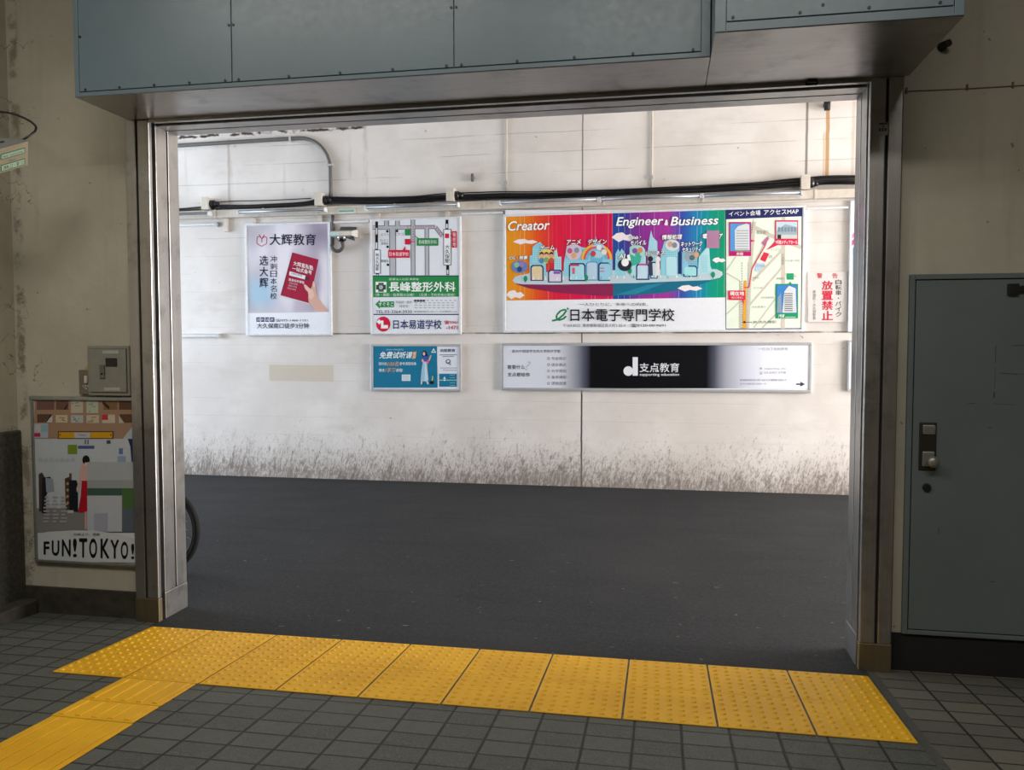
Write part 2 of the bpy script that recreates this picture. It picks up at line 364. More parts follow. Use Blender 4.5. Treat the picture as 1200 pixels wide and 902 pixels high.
# ================================================================== SETTING
SL = -0.0647; ANG = math.atan(SL)
def rz(y): return SL*y if y > -2.0 else SL*-2.0
b = MB()
b.face([(-1.2, 0.0, 0), (-1.2, -2, rz(-2)), (4.02, -2, rz(-2)), (4.02, 0.0, 0)])
b.face([(-1.2, -2, rz(-2)), (-1.2, -9, rz(-2)), (4.02, -9, rz(-2)), (4.02, -2, rz(-2))])
b.face([(-1.2, 0.16, rz(.16)), (-1.2, 0, 0), (-0.005, 0, 0), (-0.005, 0.16, rz(.16))])
fl = struct(b.build('floor', M_PAVE)); fl['label'] = 'grey green pavers of the station hall floor'
b = MB()
b.face([(4.02, 0.16, rz(.16)), (4.02, -2, rz(-2)), (9, -2, rz(-2)), (9, 0.16, rz(.16))])
b.face([(4.02, -2, rz(-2)), (4.02, -9, rz(-2)), (9, -9, rz(-2)), (9, -2, rz(-2))])
struct(b.build('floor_right', M_PAVE2))
b = MB(); b.box(4.0, 4.038, -1.02, 0.09, -0.02, 0.0)
for v in b.bm.verts: v.co.z += SL*v.co.y+0.0015
struct(b.build('trim_1', M_MORTAR))
b = MB(); b.face([(-9, 0.38, 0), (12, 0.38, 0), (12, 5.2, 0), (-9, 5.2, 0)]); b.face([(-0.02, 0.0, 0), (4.0, 0.0, 0), (4.0, 0.38, 0), (-0.02, 0.38, 0)])
struct(b.build('floor_passage', M_ASPH))
b = MB(); b.box(-9, 12, 5.2, 5.5, -0.05, 5.6); struct(b.build('wall_passage', M_FAR))
b = MB(); b.box(-9, 12, 0.38, 5.5, 5.0, 5.3); struct(b.build('ceiling_passage', M_CONC))
# front wall of the hall, with the shutter opening
b = MB(); b.box(-1.2, -0.163, 0.15, 0.38, -0.03, 5.0); struct(b.build('wall_front_left', M_HALL))
b = MB(); b.box(4.135, 9.0, 0.15, 0.38, -0.03, 5.0); struct(b.build('wall_front_right', M_HALL))
b = MB(); b.box(-0.163, 4.135, 0.122, 0.38, 3.04, 5.0); struct(b.build('wall_front_header', M_HALL))
b = MB(); b.box(-9, -1.2, 0.15, 0.38, -0.05, 5.0); struct(b.build('wall_passage_left', M_CONC))
b = MB(); b.box(9.0, 12, 0.15, 0.38, -0.05, 5.0); struct(b.build('wall_passage_right', M_CONC))
b = MB(); b.box(-1.2, -1.0, -9, 0.15, 0.0, 5.0); struct(b.build('wall_left', M_HALL))
b = MB(); b.box(9.0, 9.2, -9, 0.15, 0.0, 5.0); struct(b.build('wall_right', M_HALL))
b = MB(); b.box(-1.2, 9.2, -9.2, -9, 0.0, 5.0); struct(b.build('wall_back', M_HALL))
b = MB(); b.box(-1.2, 9.2, -9.2, 0.38, 5.0, 5.2); struct(b.build('ceiling', M_CEIL))
# dark dado on the left wall, rounded at its top edge, and the kerb at its foot
b = MB(); b.box(-1.0, -0.972, -8.9, 0.149, 0.0, 1.14, 0.012); struct(b.build('trim_2', M_DADO))
b = MB(); b.box(-0.99, -0.868, -8.9, 0.12, -0.02, 0.085, 0.012); struct(b.build('trim_3', M_SKIRT))
b = MB(); b.box(-0.972, -0.163, 0.134, 0.15, -0.02, 0.158, 0.004); struct(b.build('baseboard_left', M_SKIRT))
b = MB(); b.box(4.135, 9.0, 0.144, 0.15, -0.02, 0.187, 0.002); struct(b.build('baseboard_right', M_DARKP))

# ------------------------------------------------------------------ shutter guide rails (steel door frame)
def guide(side):
    if side == 'left':
        r = thing('shutter_guide_rail', 'left stainless steel shutter guide rail beside the FUN!TOKYO! poster', 'shutter frame', (-0.09, 0.2, -0.01), 'shutter guide rails')
        X = lambda x: x
    else:
        r = thing('shutter_guide_rail', 'right stainless steel shutter guide rail beside the grey door', 'shutter frame', (4.05, 0.2, -0.01), 'shutter guide rails')
        X = lambda x: 3.955-x
    def bx(b, x0, x1, *a, **k):
        p, q = sorted((X(x0), X(x1))); b.box(p, q, *a, **k)
    b = MB(); bx(b, -0.163, -0.097, 0.09, 0.124, 0.14, 2.985, bev=0.004); b.build('outer_cover', M_STEEL, r)
    b = MB(); bx(b, -0.085, -0.010, 0.09, 0.124, 0.14, 2.985, bev=0.006); b.build('inner_cover', M_STEEL, r)
    b = MB(); bx(b, -0.097, -0.085, 0.104, 0.124, 0.14, 2.985); bx(b, -0.163, -0.04, 0.124, 0.15, -0.01, 2.985); bx(b, -0.163, -0.045, 0.15, 0.38, -0.01, 3.0); b.build('dark_slot', M_BLACK, r)
    b = MB(); bx(b, -0.045, -0.010, 0.157, 0.265, 0.16, 2.99, bev=0.003); bx(b, -0.045, -0.010, 0.279, 0.385, 0.16, 2.99, bev=0.003); b.build('reveal_lining', M_STEEL, r)
    b = MB(); bx(b, -0.166, -0.008, 0.087, 0.126, -0.02, 0.14, bev=0.004); s = b.build('front_shoe', M_SHOE, r); s['label'] = 'worn brownish steel foot plate'
    b = MB(); bx(b, -0.045, -0.008, 0.155, 0.388, -0.02, 0.16, bev=0.004); b.build('reveal_shoe', M_STEEL, r)
    if side == 'right':
        b = MB(); b.box(4.003, 4.050, 0.088, 0.0902, 2.704, 2.765, 0, simple('silver_sticker', '#9c9c98', 0.4))
        b.box(4.006, 4.047, 0.0872, 0.0882, 2.755, 2.763, 0, pcol('#4a4a48'))
        for k in range(3): b.box(4.008+k*0.013, 4.016+k*0.013, 0.0872, 0.0882, 2.722, 2.738, 0, pcol('#3c3c3b'))
        b.box(4.022, 4.030, 0.0872, 0.0882, 2.744, 2.751, 0, pcol('#3c3c3b'))
        b.build('warning_sticker', None, r)
    return r
guide('left'); guide('right')
# lintel of the opening
r = thing('shutter_lintel', 'steel lintel with dark shutter slot across the top of the opening', 'lintel', (1.98, 0.2, 2.97))
b = MB(); b.box(-0.01, 3.965, 0.09, 0.122, 2.968, 2.988, 0.003); b.build('front_lip', M_STEELX, r)
b = MB(); b.box(-0.01, 3.965, 0.122, 0.38, 2.985, 3.04); b.build('dark_slot', M_BLACK, r)
b = MB(); b.box(-0.01, 3.965, 0.165, 0.265, 2.965, 2.985, 0.003); b.box(-0.01, 3.965, 0.277, 0.385, 2.965, 2.985, 0.003); b.build('underside_lining', M_STEELX, r)
b = MB(); b.box(3.655, 3.715, 0.086, 0.09, 2.966, 2.99, 0.003); b.box(3.662, 3.708, 0.06, 0.088, 2.974, 2.988, 0.004); b.build('catch', simple('dark_steel_catch', '#35322e', 0.4, 0.6), r)

# ------------------------------------------------------------------ shutter boxes above the opening
M_SCREW = simple('dark_screw_head', '#23262a', 0.4, 0.4)
_sm = []
def screw(p, x, y, z):
    if not _sm:
        b = MB(); b.cyl((0, 0, 0), (0, -1, 0), 0.0065, 0.004, 8); o = b.build('screw', M_SCREW, p, origin=(0, 0, 0)); _sm.append(o)
    else:
        o = _sm[0].copy(); COL.objects.link(o); o.parent = p
    o.location = Vector((x, y, z))-parent_loc(p)
r = thing('shutter_box', 'long blue grey steel shutter box with three panels over the opening', 'shutter box', (1.52, -0.1, 2.988))
b = MB(); b.box(-0.130, 3.162, -0.345, 0.1215, 2.992, 4.6); b.build('housing', M_BOX, r)
b = MB(); b.box(-0.132, 3.164, -0.352, 0.0895, 2.986, 2.9925, 0.001); s = b.build('soffit_plate', M_STEELX, r); s['label'] = 'bare brushed steel underside'
b = MB(); b.box(-0.132, -0.106, -0.356, -0.345, 2.988, 4.6, 0.002); b.box(3.126, 3.164, -0.356, -0.345, 2.988, 4.6, 0.002); b.box(-0.106, 3.126, -0.356, -0.345, 2.988, 3.011, 0.002); b.build('edge_trim', M_BOX, r)
for x0, x1 in ((-0.103, 0.776), (0.781, 1.949), (1.954, 3.122)):
    b = MB(); b.box(x0, x1, -0.355, -0.345, 3.0155, 4.6, 0.0015); p = b.build('panel', M_BOX, r)
    n = 4
    for k in range(n+1): screw(p, x0+0.035+(x1-x0-0.07)*k/n, -0.355, 3.024)
    for k in range(3): screw(p, x0+0.010, -0.355, 3.30+0.35*k); screw(p, x1-0.010, -0.355, 3.30+0.35*k)
r = thing('shutter_box', 'shorter blue grey shutter motor box standing further out at the right end', 'shutter box', (3.655, -0.2, 2.988))
b = MB(); b.box(3.169, 4.140, -0.634, 0.0595, 2.992, 4.6); b.build('housing', M_BOX, r)
b = MB(); b.box(3.167, 4.142, -0.640, 0.0895, 2.986, 2.9925, 0.001); s = b.build('soffit_plate', M_STEELX, r); s['label'] = 'bare brushed steel underside'
b = MB(); b.box(3.167, 3.212, -0.645, -0.634, 2.988, 4.6, 0.002); b.box(4.105, 4.142, -0.645, -0.634, 2.988, 4.6, 0.002); b.box(3.212, 4.105, -0.645, -0.634, 2.988, 3.026, 0.002); b.build('edge_trim', M_BOX, r)
b = MB(); b.box(3.215, 4.102, -0.643, -0.634, 3.031, 4.6, 0.0015); p = b.build('panel', M_BOX, r)
for k in range(4): screw(p, 3.24+0.27*k, -0.643, 3.045)
screw(p, 3.60, -0.643, 3.07)

# ------------------------------------------------------------------ tactile blocks
LX = [0.005, 0.403, 0.799, 1.194, 1.598, 1.993, 2.395, 2.801, 3.202, 3.600, 3.993]
ORD = ['first', 'second', 'third', 'fourth', 'fifth', 'sixth', 'seventh', 'eighth', 'ninth', 'tenth']
def tile_obj(name, x0, x1, y0, y1, kind):
    wx, wy = x1-x0-0.009, abs(y1-y0)-0.004
    b = MB(); b.box(-wx/2, wx/2, -wy/2, wy/2, 0, 0.006, 0.002, seg=1)
    if kind == 'dots':
        for i in range(7):
            for j in range(7): b.dome((-wx/2+wx*(i+.5)/7, -wy/2+wy*(j+.5)/7, 0.006), 0.0125, 0.006)
    else:
        for i in range(5):
            x = -wx/2+wx*(i+.5)/5; h = wx*0.034
            b.box(x-h, x+h, -wy/2+0.012, wy/2-0.012, 0.004, 0.0115, 0.0035, seg=2)
    o = b.build(name, M_YEL); o.location = ((x0+x1)/2, (y0+y1)/2, SL*(y0+y1)/2+0.0005); o.rotation_euler = (ANG, 0, 0)
    return o
for i in range(10):
    for j in range(2):
        o = tile_obj('tactile_block', LX[i], LX[i+1], -0.4*j, -0.4*(j+1), 'dots')
        row = 'far row by the asphalt' if j == 0 else 'near row by the pavers'
        tag(o, f'yellow dotted tactile block, {ORD[i]} from left in the {row}', 'tactile block', 'dotted tactile blocks along the opening')
for (y0, y1, dx, t) in ((-0.803, -1.083, 0, 'touching the dotted row'), (-1.086, -1.272, 0.0, 'short one in the middle of the guiding strip'), (-1.276, -1.80, 0.008, 'at the lower left corner of the photo')):
    o = tile_obj('guidance_block', 0.400+dx, 0.795+dx, y0, y1, 'bars')
    tag(o, f'yellow ribbed guiding block, {t}', 'tactile block', 'ribbed guiding blocks')

# ------------------------------------------------------------------ lettering and printed art
_tc = {}
def glyphs(s, bold=0.0, shear=0.0, space=1.0):
    key = (s, bold, shear, space)
    if key in _tc: return _tc[key]
    c = bpy.data.curves.new('txt', 'FONT'); c.body = s; c.offset = bold; c.shear = shear; c.space_character = space; c.resolution_u = 3
    o = bpy.data.objects.new('txt', c); COL.objects.link(o)
    dg = bpy.context.evaluated_depsgraph_get(); dg.update()
    me = bpy.data.meshes.new_from_object(o.evaluated_get(dg))
    V = [(v.co.x, v.co.y) for v in me.vertices]; F = [tuple(p.vertices) for p in me.polygons]
    bpy.data.objects.remove(o, do_unlink=True); bpy.data.curves.remove(c); bpy.data.meshes.remove(me)
    _tc[key] = (V, F); return V, F
class Art:
    """printed layers on a sheet in the plane Y = y; coordinates are given in a zoomed crop of the photograph"""
    def __init__(s, y, step=0.0009): s.y = y; s.step = step; s.b = MB(); s.l = 1; s.n = {}; s.crop(0, 0, 1, 1); s.lt = MB()
    def crop(s, ox, oy, sx, sy=None): s.c = (ox, oy, sx, sy or sx); return s
    def P(s, x, y, up=0):
        ox, oy, sx, sy = s.c; X, Z = wall_pt(ox+x/sx, oy+y/sy, s.y); return (X, s.y-s.step*s.l-up, Z)
    def nxt(s): s.n[s.l] = s.n.get(s.l, 0)+1; return s.n[s.l]*1e-5
    def poly(s, pts, col):
        up = s.nxt(); s.b.face([s.P(*p, up) for p in pts], pcol(col) if isinstance(col, str) else col); return s
    def rect(s, x0, y0, x1, y1, col): return s.poly([(x0, y0), (x1, y0), (x1, y1), (x0, y1)], col)
    def ell(s, cx, cy, rx, ry, col, n=20): return s.poly([(cx+rx*math.cos(2*math.pi*i/n), cy+ry*math.sin(2*math.pi*i/n)) for i in range(n)], col)
    def line(s, pts, w, col):
        for (a, c), (d, e) in zip(pts, pts[1:]):
            L = math.hypot(d-a, e-c) or 1; nx, ny = -(e-c)/L*w/2, (d-a)/L*w/2
            s.poly([(a+nx, c+ny), (d+nx, e+ny), (d-nx, e-ny), (a-nx, c-ny)], col)
        return s
    def text(s, t, x0, y0, x1, y1, col, bold=0.01, shear=0.0, outline=None, rise=0.0, ow=0.06):
        V, F = glyphs(t, 0.0, shear)
        if not V: return s
        ax = min(v[0] for v in V)-bold; bx = max(v[0] for v in V)+bold; ay = min(v[1] for v in V)-bold; by = max(v[1] for v in V)+bold
        def put(c, up, du, dv):
            k = s.lt.mi(pcol(c)); vs = []
            for (u, v) in V:
                a = (u+du-ax)/max(1e-6, bx-ax); q = (v+dv-ay)/max(1e-6, by-ay)
                vs.append(s.lt.bm.verts.new(s.P(x0+(x1-x0)*a, y1+(y0-y1)*q-rise*a, up)))
            for f in F:
                try: g = s.lt.bm.faces.new([vs[i] for i in f]); g.material_index = k
                except ValueError: pass
        base = s.step*1.0
        if outline:
            for i in range(8): put(outline, base+i*1e-5, (bold+ow)*math.cos(R(45*i)), (bold+ow)*math.sin(R(45*i)))
        offs = [(0, 0)] if bold <= 0.004 else [(0, 0), (bold, 0), (-bold, 0), (0, bold), (0, -bold)]
        for i, (du, dv) in enumerate(offs): put(col, base*(2 if outline else 1)+i*1e-5, du, dv)
        return s
    def vtext(s, t, x0, y0, x1, y1, col, bold=0.01, gap=0.12):
        h = (y1-y0)/len(t)
        for i, ch in enumerate(t):
            if ch == ' ': continue
            if ch in '・·': s.ell((x0+x1)/2, y0+h*(i+.5), h*.12, h*.12, col, 8); continue
            if ch == '一': s.rect(x0, y0+h*(i+.45), x1, y0+h*(i+.55), col); continue
            s.text(ch, x0, y0+h*i+h*gap/2, x1, y0+h*(i+1)-h*gap/2, col, bold)
        return s
    def build(s, parent):
        o = s.b.build('printed_sheet', pcol('#ffffff'), parent)
        if len(s.lt.bm.verts): s.lt.build('lettering', pcol('#000000'), parent)
        else: s.lt.bm.free()
        return o
def grad_mat(name, x0, x1, stops, axis='x', streaks=0.0, extra=None):
    n = NT(name); X, Y, Z = n.xyz(); c = X if axis == 'x' else Z
    f = n.math('DIVIDE', n.math('SUBTRACT', c, x0), x1-x0)
    base = n.ramp(f, stops)
    if streaks:
        q = n.noise(n.mapping(n.geo, (42, 0, 0)), 1.0, 3, 0.6)
        base = n.mix(n.math('MULTIPLY', n.smooth(q, 0.54, 0.72), streaks), base, rgb('#ffffff'))
    if extra: base = extra(n, base, X, Z)
    return n.out(base, 0.5, 0, 0.14)
def frame_box(name, label, cat, px, y_wall, depth, fw, fmat, group=None, hangers=()):
    """a framed sign on the wall Y = y_wall whose outer edge shows at px = (x0, y0, x1, y1) in the photograph"""
    yf = y_wall-depth
    ax, az = wall_pt(px[0], px[1], yf); bx, bz = wall_pt(px[2], px[1], yf); cx, cz = wall_pt(px[0], px[3], yf); dx, dz = wall_pt(px[2], px[3], yf)
    x0, x1, z1, z0 = (ax+cx)/2, (bx+dx)/2, (az+bz)/2, (cz+dz)/2
    r = thing(name, label, cat, ((x0+x1)/2, y_wall, z0), group)
    b = MB()
    b.box(x0, x1, yf, y_wall, z1-fw, z1, 0.004); b.box(x0, x1, yf, y_wall, z0, z0+fw, 0.004)
    b.box(x0, x0+fw, yf, y_wall, z0+fw, z1-fw, 0.003); b.box(x1-fw, x1, yf, y_wall, z0+fw, z1-fw, 0.003)
    b.build('frame', fmat, r)
    b = MB(); b.box(x0+fw, x1-fw, yf+0.008, y_wall, z0+fw, z1-fw); b.build('backing_panel', pcol('#e6e6ec'), r)
    for hx in hangers:
        b = MB(); X = wall_pt(hx, px[1], yf)[0]
        b.box(X-0.018, X+0.018, yf+0.01, y_wall, z1-0.004, z1+0.075, 0.003); b.box(X-0.026, X+0.026, yf+0.004, yf+0.016, z1+0.02, z1+0.045, 0.002); b.build('hanger', M_BEIGE, r)
    return r, (x0, x1, z0, z1), yf+0.008
YW = 5.2
INK = '#1c1d3c'

# ---- poster with the red booklet
r, ex, ya = frame_box('poster', 'tall framed poster of a hand holding a red booklet, left of the camera', 'poster', (288, 261.0, 387.8, 393), YW, 0.04, 0.024, M_WHITEM, 'framed signs on the passage wall', (297, 375))
a = Art(ya).crop(285, 255, 709/110, 902/140)
def blotch(n, base, X, Z):
    v = n.mapping(n.geo, (1.6, 1, 0.7))
    base = n.mix(n.smooth(n.noise(v, 1.7, 1), 0.40, 0.66), base, rgb('#e6e0ea'))
    bx = n.math('MULTIPLY', n.smooth(n.math('ABSOLUTE', n.math('SUBTRACT', X, -1.98)), 0.05, 0.30, 1, 0), n.smooth(n.math('ABSOLUTE', n.math('SUBTRACT', Z, 2.33)), 0.02, 0.30, 1, 0))
    base = n.mix(n.math('MULTIPLY', bx, 0.75), base, rgb('#9fcbe4'))
    tp = n.math('MULTIPLY', n.smooth(n.math('ABSOLUTE', n.math('SUBTRACT', X, -1.16)), 0.02, 0.30, 1, 0), n.smooth(Z, 2.6, 3.1))
    base = n.mix(n.math('MULTIPLY', tp, 0.6), base, rgb('#7d6c88'))
    return n.mix(n.smooth(Z, 2.12, 2.02, 0, 0.8), base, rgb('#d9cfd2'))
m_bl = grad_mat('print_blurred_photo', -2.15, -1.06, [(0, '#b3afb8'), (0.35, '#cfc9d6'), (0.7, '#bfb3c4'), (1, '#a897ae')], 'x', 0, blotch)
a.l = 1; a.rect(20, 44, 655, 890, '#eceef6')
a.l = 2; a.poly([(22, 58), (636, 42), (650, 712), (38, 720)], m_bl)
a.l = 3; a.poly([(372, 262), (570, 316), (500, 646), (283, 585)], '#a11d3e')
a.l = 4; a.poly([(372, 262), (378, 264), (290, 588), (283, 585)], '#7d1530'); a.poly([(283, 585), (500, 646), (498, 652), (281, 592)], '#d8cdd0')
# hand: wrist, palm, thumb and fingers seen at the booklet's edge
a.l = 5; a.poly([(530, 480), (545, 500), (552, 560), (568, 612), (640, 700), (640, 708), (560, 710), (520, 664), (496, 640), (492, 598), (500, 560), (520, 520)], '#d8ab9b')
a.l = 6; a.poly([(458, 508), (470, 503), (500, 530), (528, 548), (540, 590), (512, 620), (497, 596), (490, 560), (470, 540)], '#e6bcae')
a.poly([(530, 478), (541, 490), (544, 520), (532, 524), (526, 500)], '#e8c0b2')
a.l = 3
for (x0, y0, x1, y1) in ((100, 752, 128, 786), (134, 752, 162, 786), (168, 752, 196, 786), (202, 752, 236, 786)): a.rect(x0, y0, x1, y1, '#2a2f5c')
for pts in ([(125, 140), (105, 148), (104, 196), (140, 216), (178, 196), (180, 150), (160, 142), (142, 160), (125, 140)], [(142, 160), (140, 186)], [(120, 126), (142, 160)], [(162, 126), (142, 160)]): a.line(pts, 5, '#b52045')
a.l = 4
a.text('大辉教育', 200, 122, 550, 208, INK, 0.012)
a.vtext('选大辉', 124, 282, 190, 532, INK, 0.012); a.vtext('冲刺日本名校', 205, 285, 255, 618, INK, 0.004)
a.l = 5
def skew(t, x0, y0, x1, y1, col, dr, bold=0.01): a.text(t, x0, y0, x1, y1, col, bold, 0, None, -dr)
skew('大辉直私塾', 380, 325, 530, 360, '#f3e6e8', 38, 0.015); skew('一站式备考', 372, 365, 520, 398, '#f3e6e8', 34, 0.015)
a.poly([(352, 405), (472, 438), (466, 466), (348, 434)], '#e9e4ea'); a.poly([(474, 440), (500, 446), (494, 474), (468, 468)], '#5f2b40')
a.l = 6; skew('大辉日本塾', 362, 412, 446, 428, '#6d5a68', 18, 0.0)
a.l = 5; skew('直通名校课程', 345, 455, 462, 475, '#f3e6e8', 26, 0.01)
for k in range(3): skew('学部大学院', 348-6*k, 484+20*k, 412-6*k, 498+20*k, '#e0bcc6', 14, 0.0)
a.l = 4; a.text('资料请求', 104, 758, 232, 781, '#e8e8f2', 0.0); a.text('☎075-1466-1151', 246, 764, 488, 786, INK, 0.004)
a.text('大久保南口徒步3分钟', 106, 796, 496, 836, INK, 0.01)
a.build(r)

# ---- map sign with the green band
r, ex, ya = frame_box('map_sign', 'framed street map sign with a green band, right of the security camera', 'sign', (433.5, 255, 540, 391.5), YW, 0.04, 0.022, M_WHITEM, 'framed signs on the passage wall', (443, 524))
a = Art(ya).crop(420, 240, 789/140, 902/160)
RD = '#b9b9c2'; GRN = '#2d8a4c'; CR = '#d22043'; NV = '#20295c'
a.l = 1; a.rect(92, 96, 662, 850, '#e6e8f0')
a.l = 2
for pts, wd in (([(96, 150), (318, 150)], 22), ([(186, 104), (186, 150)], 26), ([(258, 104), (258, 150)], 26), ([(226, 150), (228, 466)], 38), ([(360, 98), (362, 466)], 24), ([(318, 148), (508, 146), (556, 208)], 20), ([(452, 150), (454, 466)], 24)): a.line(pts, wd+6, '#6b6b76')
a.l = 3
for pts, wd in (([(96, 150), (318, 150)], 20), ([(186, 104), (186, 150)], 22), ([(258, 104), (258, 150)], 22), ([(226, 150), (228, 466)], 34), ([(360, 98), (362, 466)], 20), ([(318, 148), (508, 146), (556, 208)], 16), ([(452, 150), (454, 466)], 20)): a.line(pts, wd, RD)
a.l = 4
for k in range(11): a.ell(328+17*k, 146, 4, 4, '#c4465e', 8)
for k in range(4): a.ell(516+11*k, 156+14*k, 4, 4, '#c4465e', 8)
for k in range(5): a.ell(362, 160+17*k, 4, 4, '#c4465e', 8)
for x, y0, y1 in ((121, 110, 300), (126, 452, 468), (585, 98, 160), (590, 400, 464)):
    a.l = 3; a.rect(x-9, y0, x+9, y1, '#1b1b22'); a.l = 4; n = max(1, int((y1-y0)/64))
    for k in range(n): a.rect(x-5, y0+(y1-y0)*(k+.45)/n, x+5, y0+(y1-y0)*(k+.9)/n, '#e6e8f0')
a.l = 4
for (x0, y0, x1, y1) in ((104, 296, 148, 454), (562, 160, 614, 400)): a.rect(x0, y0, x1, y1, '#3a3a44')
a.l = 5
for (x0, y0, x1, y1) in ((104, 296, 148, 454), (562, 160, 614, 400)): a.rect(x0+4, y0+4, x1-4, y1-4, '#eceef4')
a.rect(308, 162, 344, 202, GRN); a.rect(308, 225, 344, 262, CR); a.rect(572, 190, 600, 220, CR); a.line([(344, 243), (370, 243)], 6, CR)
for x, y in ((192, 175), (194, 277), (196, 396), (256, 173)): a.ell(x, y, 8, 9, '#15151c', 10)
a.l = 6
a.poly([(366, 194), (388, 220), (398, 220)], GRN); a.rect(386, 220, 528, 270, GRN); a.poly([(292, 300), (310, 272), (312, 300)], CR); a.rect(198, 298, 340, 350, CR); a.rect(618, 174, 650, 282, CR); a.poly([(604, 204), (620, 196), (620, 212)], CR)
a.text('長峰整形外科', 398, 232, 518, 258, '#f2f4f2', 0.0); a.text('日本易道学校', 206, 312, 332, 338, '#f6eef0', 0.005)
a.vtext('現在地', 624, 182, 644, 276, '#f6eef0', 0.0); a.vtext('大久保駅', 572, 262, 604, 386, '#24242e', 0.0); a.vtext('新大久保駅', 114, 318, 138, 436, '#24242e', 0.0)
for t, x0, y0, x1, y1 in (('ビスト', 152, 188, 202, 204), ('ヒナゴ', 246, 184, 300, 202), ('コンビニ', 140, 226, 200, 242), ('薬局前', 150, 248, 200, 264), ('郵便局', 150, 362, 200, 380)): a.text(t, x0, y0, x1, y1, '#5c5c68', 0)
a.l = 2; a.poly([(96, 472), (664, 466), (664, 606), (98, 610)], GRN); a.rect(96, 466, 664, 472, NV); a.rect(100, 720, 664, 727, NV)
a.l = 3; a.rect(114, 508, 186, 578, '#f4f6f4'); a.l = 4; a.rect(132, 514, 168, 574, '#54605a'); a.rect(118, 528, 182, 560, '#3c4a44'); a.l = 5; a.ell(150, 544, 12, 14, '#e8ece8', 12); a.l = 6; a.text('長', 142, 532, 158, 556, '#2d4a38', 0)
a.l = 3
a.text('医療法人社団 英周会', 204, 484, 400, 498, '#e9f1ea', 0); a.text('長峰整形外科', 202, 508, 642, 574, '#f4f7f4', 0.022)
a.text('〈骨・関節・脳脊髄の治療〉 〈日帰・予約手術の実施〉', 110, 584, 640, 604, '#e3eee5', 0)
a.poly([(112, 656), (142, 628), (142, 640), (236, 636), (236, 676), (142, 676), (142, 686)], GRN); a.l = 4; a.text('すぐそこ', 134, 644, 232, 670, '#f2f6f2', 0.012)
a.l = 3; a.text('午前診・夜診', 248, 634, 354, 652, '#5e5e6c', 0); a.text('対応可', 270, 660, 330, 678, '#5e5e6c', 0)
for k in range(4): a.rect(368+19*k, 626, 384+19*k, 640, '#4c4c5a')
for j in range(4):
    for k in range(9 if j else 7): a.rect((372 if j else 450)+30*k, 628+16*j, (390 if j else 466)+30*k, 634+16*j, '#b5b6c2')
a.text('TEL.03-3364-3930', 116, 696, 354, 716, '#45454f', 0.0); a.text('東京都新宿区百人町1-11-1 大久保駅前ビル2F', 368, 698, 652, 712, '#7d7d8a', 0)
a.ell(165, 787, 47, 50, CR, 28); a.l = 4; a.poly([(120, 772), (142, 752), (142, 764), (166, 764), (166, 794), (196, 794), (196, 816), (150, 816), (150, 782), (142, 782), (142, 792)], '#f4f2f4')
a.l = 3; a.text('日本易道学校', 230, 758, 550, 820, '#24346e', 0.016); a.text('☎3361', 566, 764, 656, 788, '#c22a48', 0.02); a.text('-1471', 580, 798, 656, 822, '#c22a48', 0.02)
a.build(r)

# ---- small blue sign
r, ex, ya = frame_box('wall_sign', 'small wide blue framed sign below the street map sign', 'sign', (434.2, 403.2, 540.2, 458), YW, 0.035, 0.026, M_ALU, 'framed signs on the passage wall')
a = Art(ya).crop(420, 390, 1200/140, 686/80)
BL = '#1d7598'
a.l = 1; a.rect(150, 124, 1000, 556, '#dfe3ee')
a.l = 2; a.poly([(150, 130), (790, 124), (796, 550), (152, 550)], BL)
a.l = 3; a.text('面向考大学院的留学生', 284, 160, 456, 176, '#c8dfea', 0)
a.text('免费试听课', 210, 188, 545, 258, '#e8f1f6', 0.02, 0.28)
a.poly([(552, 190), (586, 186), (574, 256), (542, 262)], '#d9a06c'); a.l = 4; a.vtext('预约', 554, 196, 576, 254, '#f4ece4', 0)
a.l = 3; a.text('限时前', 206, 294, 288, 326, '#d7e7ef', 0.01); a.text('100名', 294, 286, 410, 334, '#d0a37c', 0.012, 0.2); a.text('参考课程特典', 414, 292, 582, 326, '#d7e7ef', 0.01)
a.text('赠送', 206, 358, 264, 390, '#d7e7ef', 0.01); a.text('1学习', 270, 350, 374, 396, '#d0a37c', 0.012, 0.2); a.text('课程!', 378, 358, 446, 392, '#d7e7ef', 0.01)
for x0, y0, x1, y1 in ((436, 418, 524, 482),): a.rect(x0, y0, x1, y1, '#dbe6ee')
a.l = 4
for k in range(4): a.rect(446, 428+13*k, 512, 432+13*k, '#a9bfcc')
# drawn woman: hair, face, blouse, arm with papers, long skirt, feet
a.l = 3; a.ell(664, 206, 24, 28, '#22263c'); a.poly([(640, 208), (692, 208), (700, 236), (684, 246), (640, 236)], '#22263c')
a.l = 4; a.ell(660, 210, 12, 18, '#e2b9b4'); a.poly([(646, 236), (690, 232), (700, 276), (650, 288), (638, 264)], '#3c56b0')
a.poly([(638, 262), (652, 262), (660, 288), (700, 282), (722, 226), (736, 224), (722, 270), (700, 300), (650, 302), (636, 284)], '#dfa9ad')
a.l = 5; a.poly([(672, 288), (704, 268), (712, 292), (688, 324)], '#d86078'); a.poly([(648, 296), (690, 292), (694, 330), (706, 470), (700, 488), (626, 484), (634, 380)], '#9fc3dc')
a.l = 6; a.poly([(668, 296), (678, 296), (700, 470), (668, 486)], '#c8dcea'); a.l = 4; a.poly([(630, 484), (646, 484), (640, 514), (626, 516)], '#e6c9c4'); a.poly([(680, 484), (696, 484), (708, 512), (694, 516)], '#e6c9c4')
a.rect(720, 482, 758, 514, '#1b2430'); a.poly([(736, 480), (744, 428), (752, 440), (746, 482)], '#c9c84a')
a.poly([(756, 152), (782, 198), (732, 198)], '#dce8f0'); a.l = 5; a.poly([(756, 170), (768, 190), (744, 190)], BL)
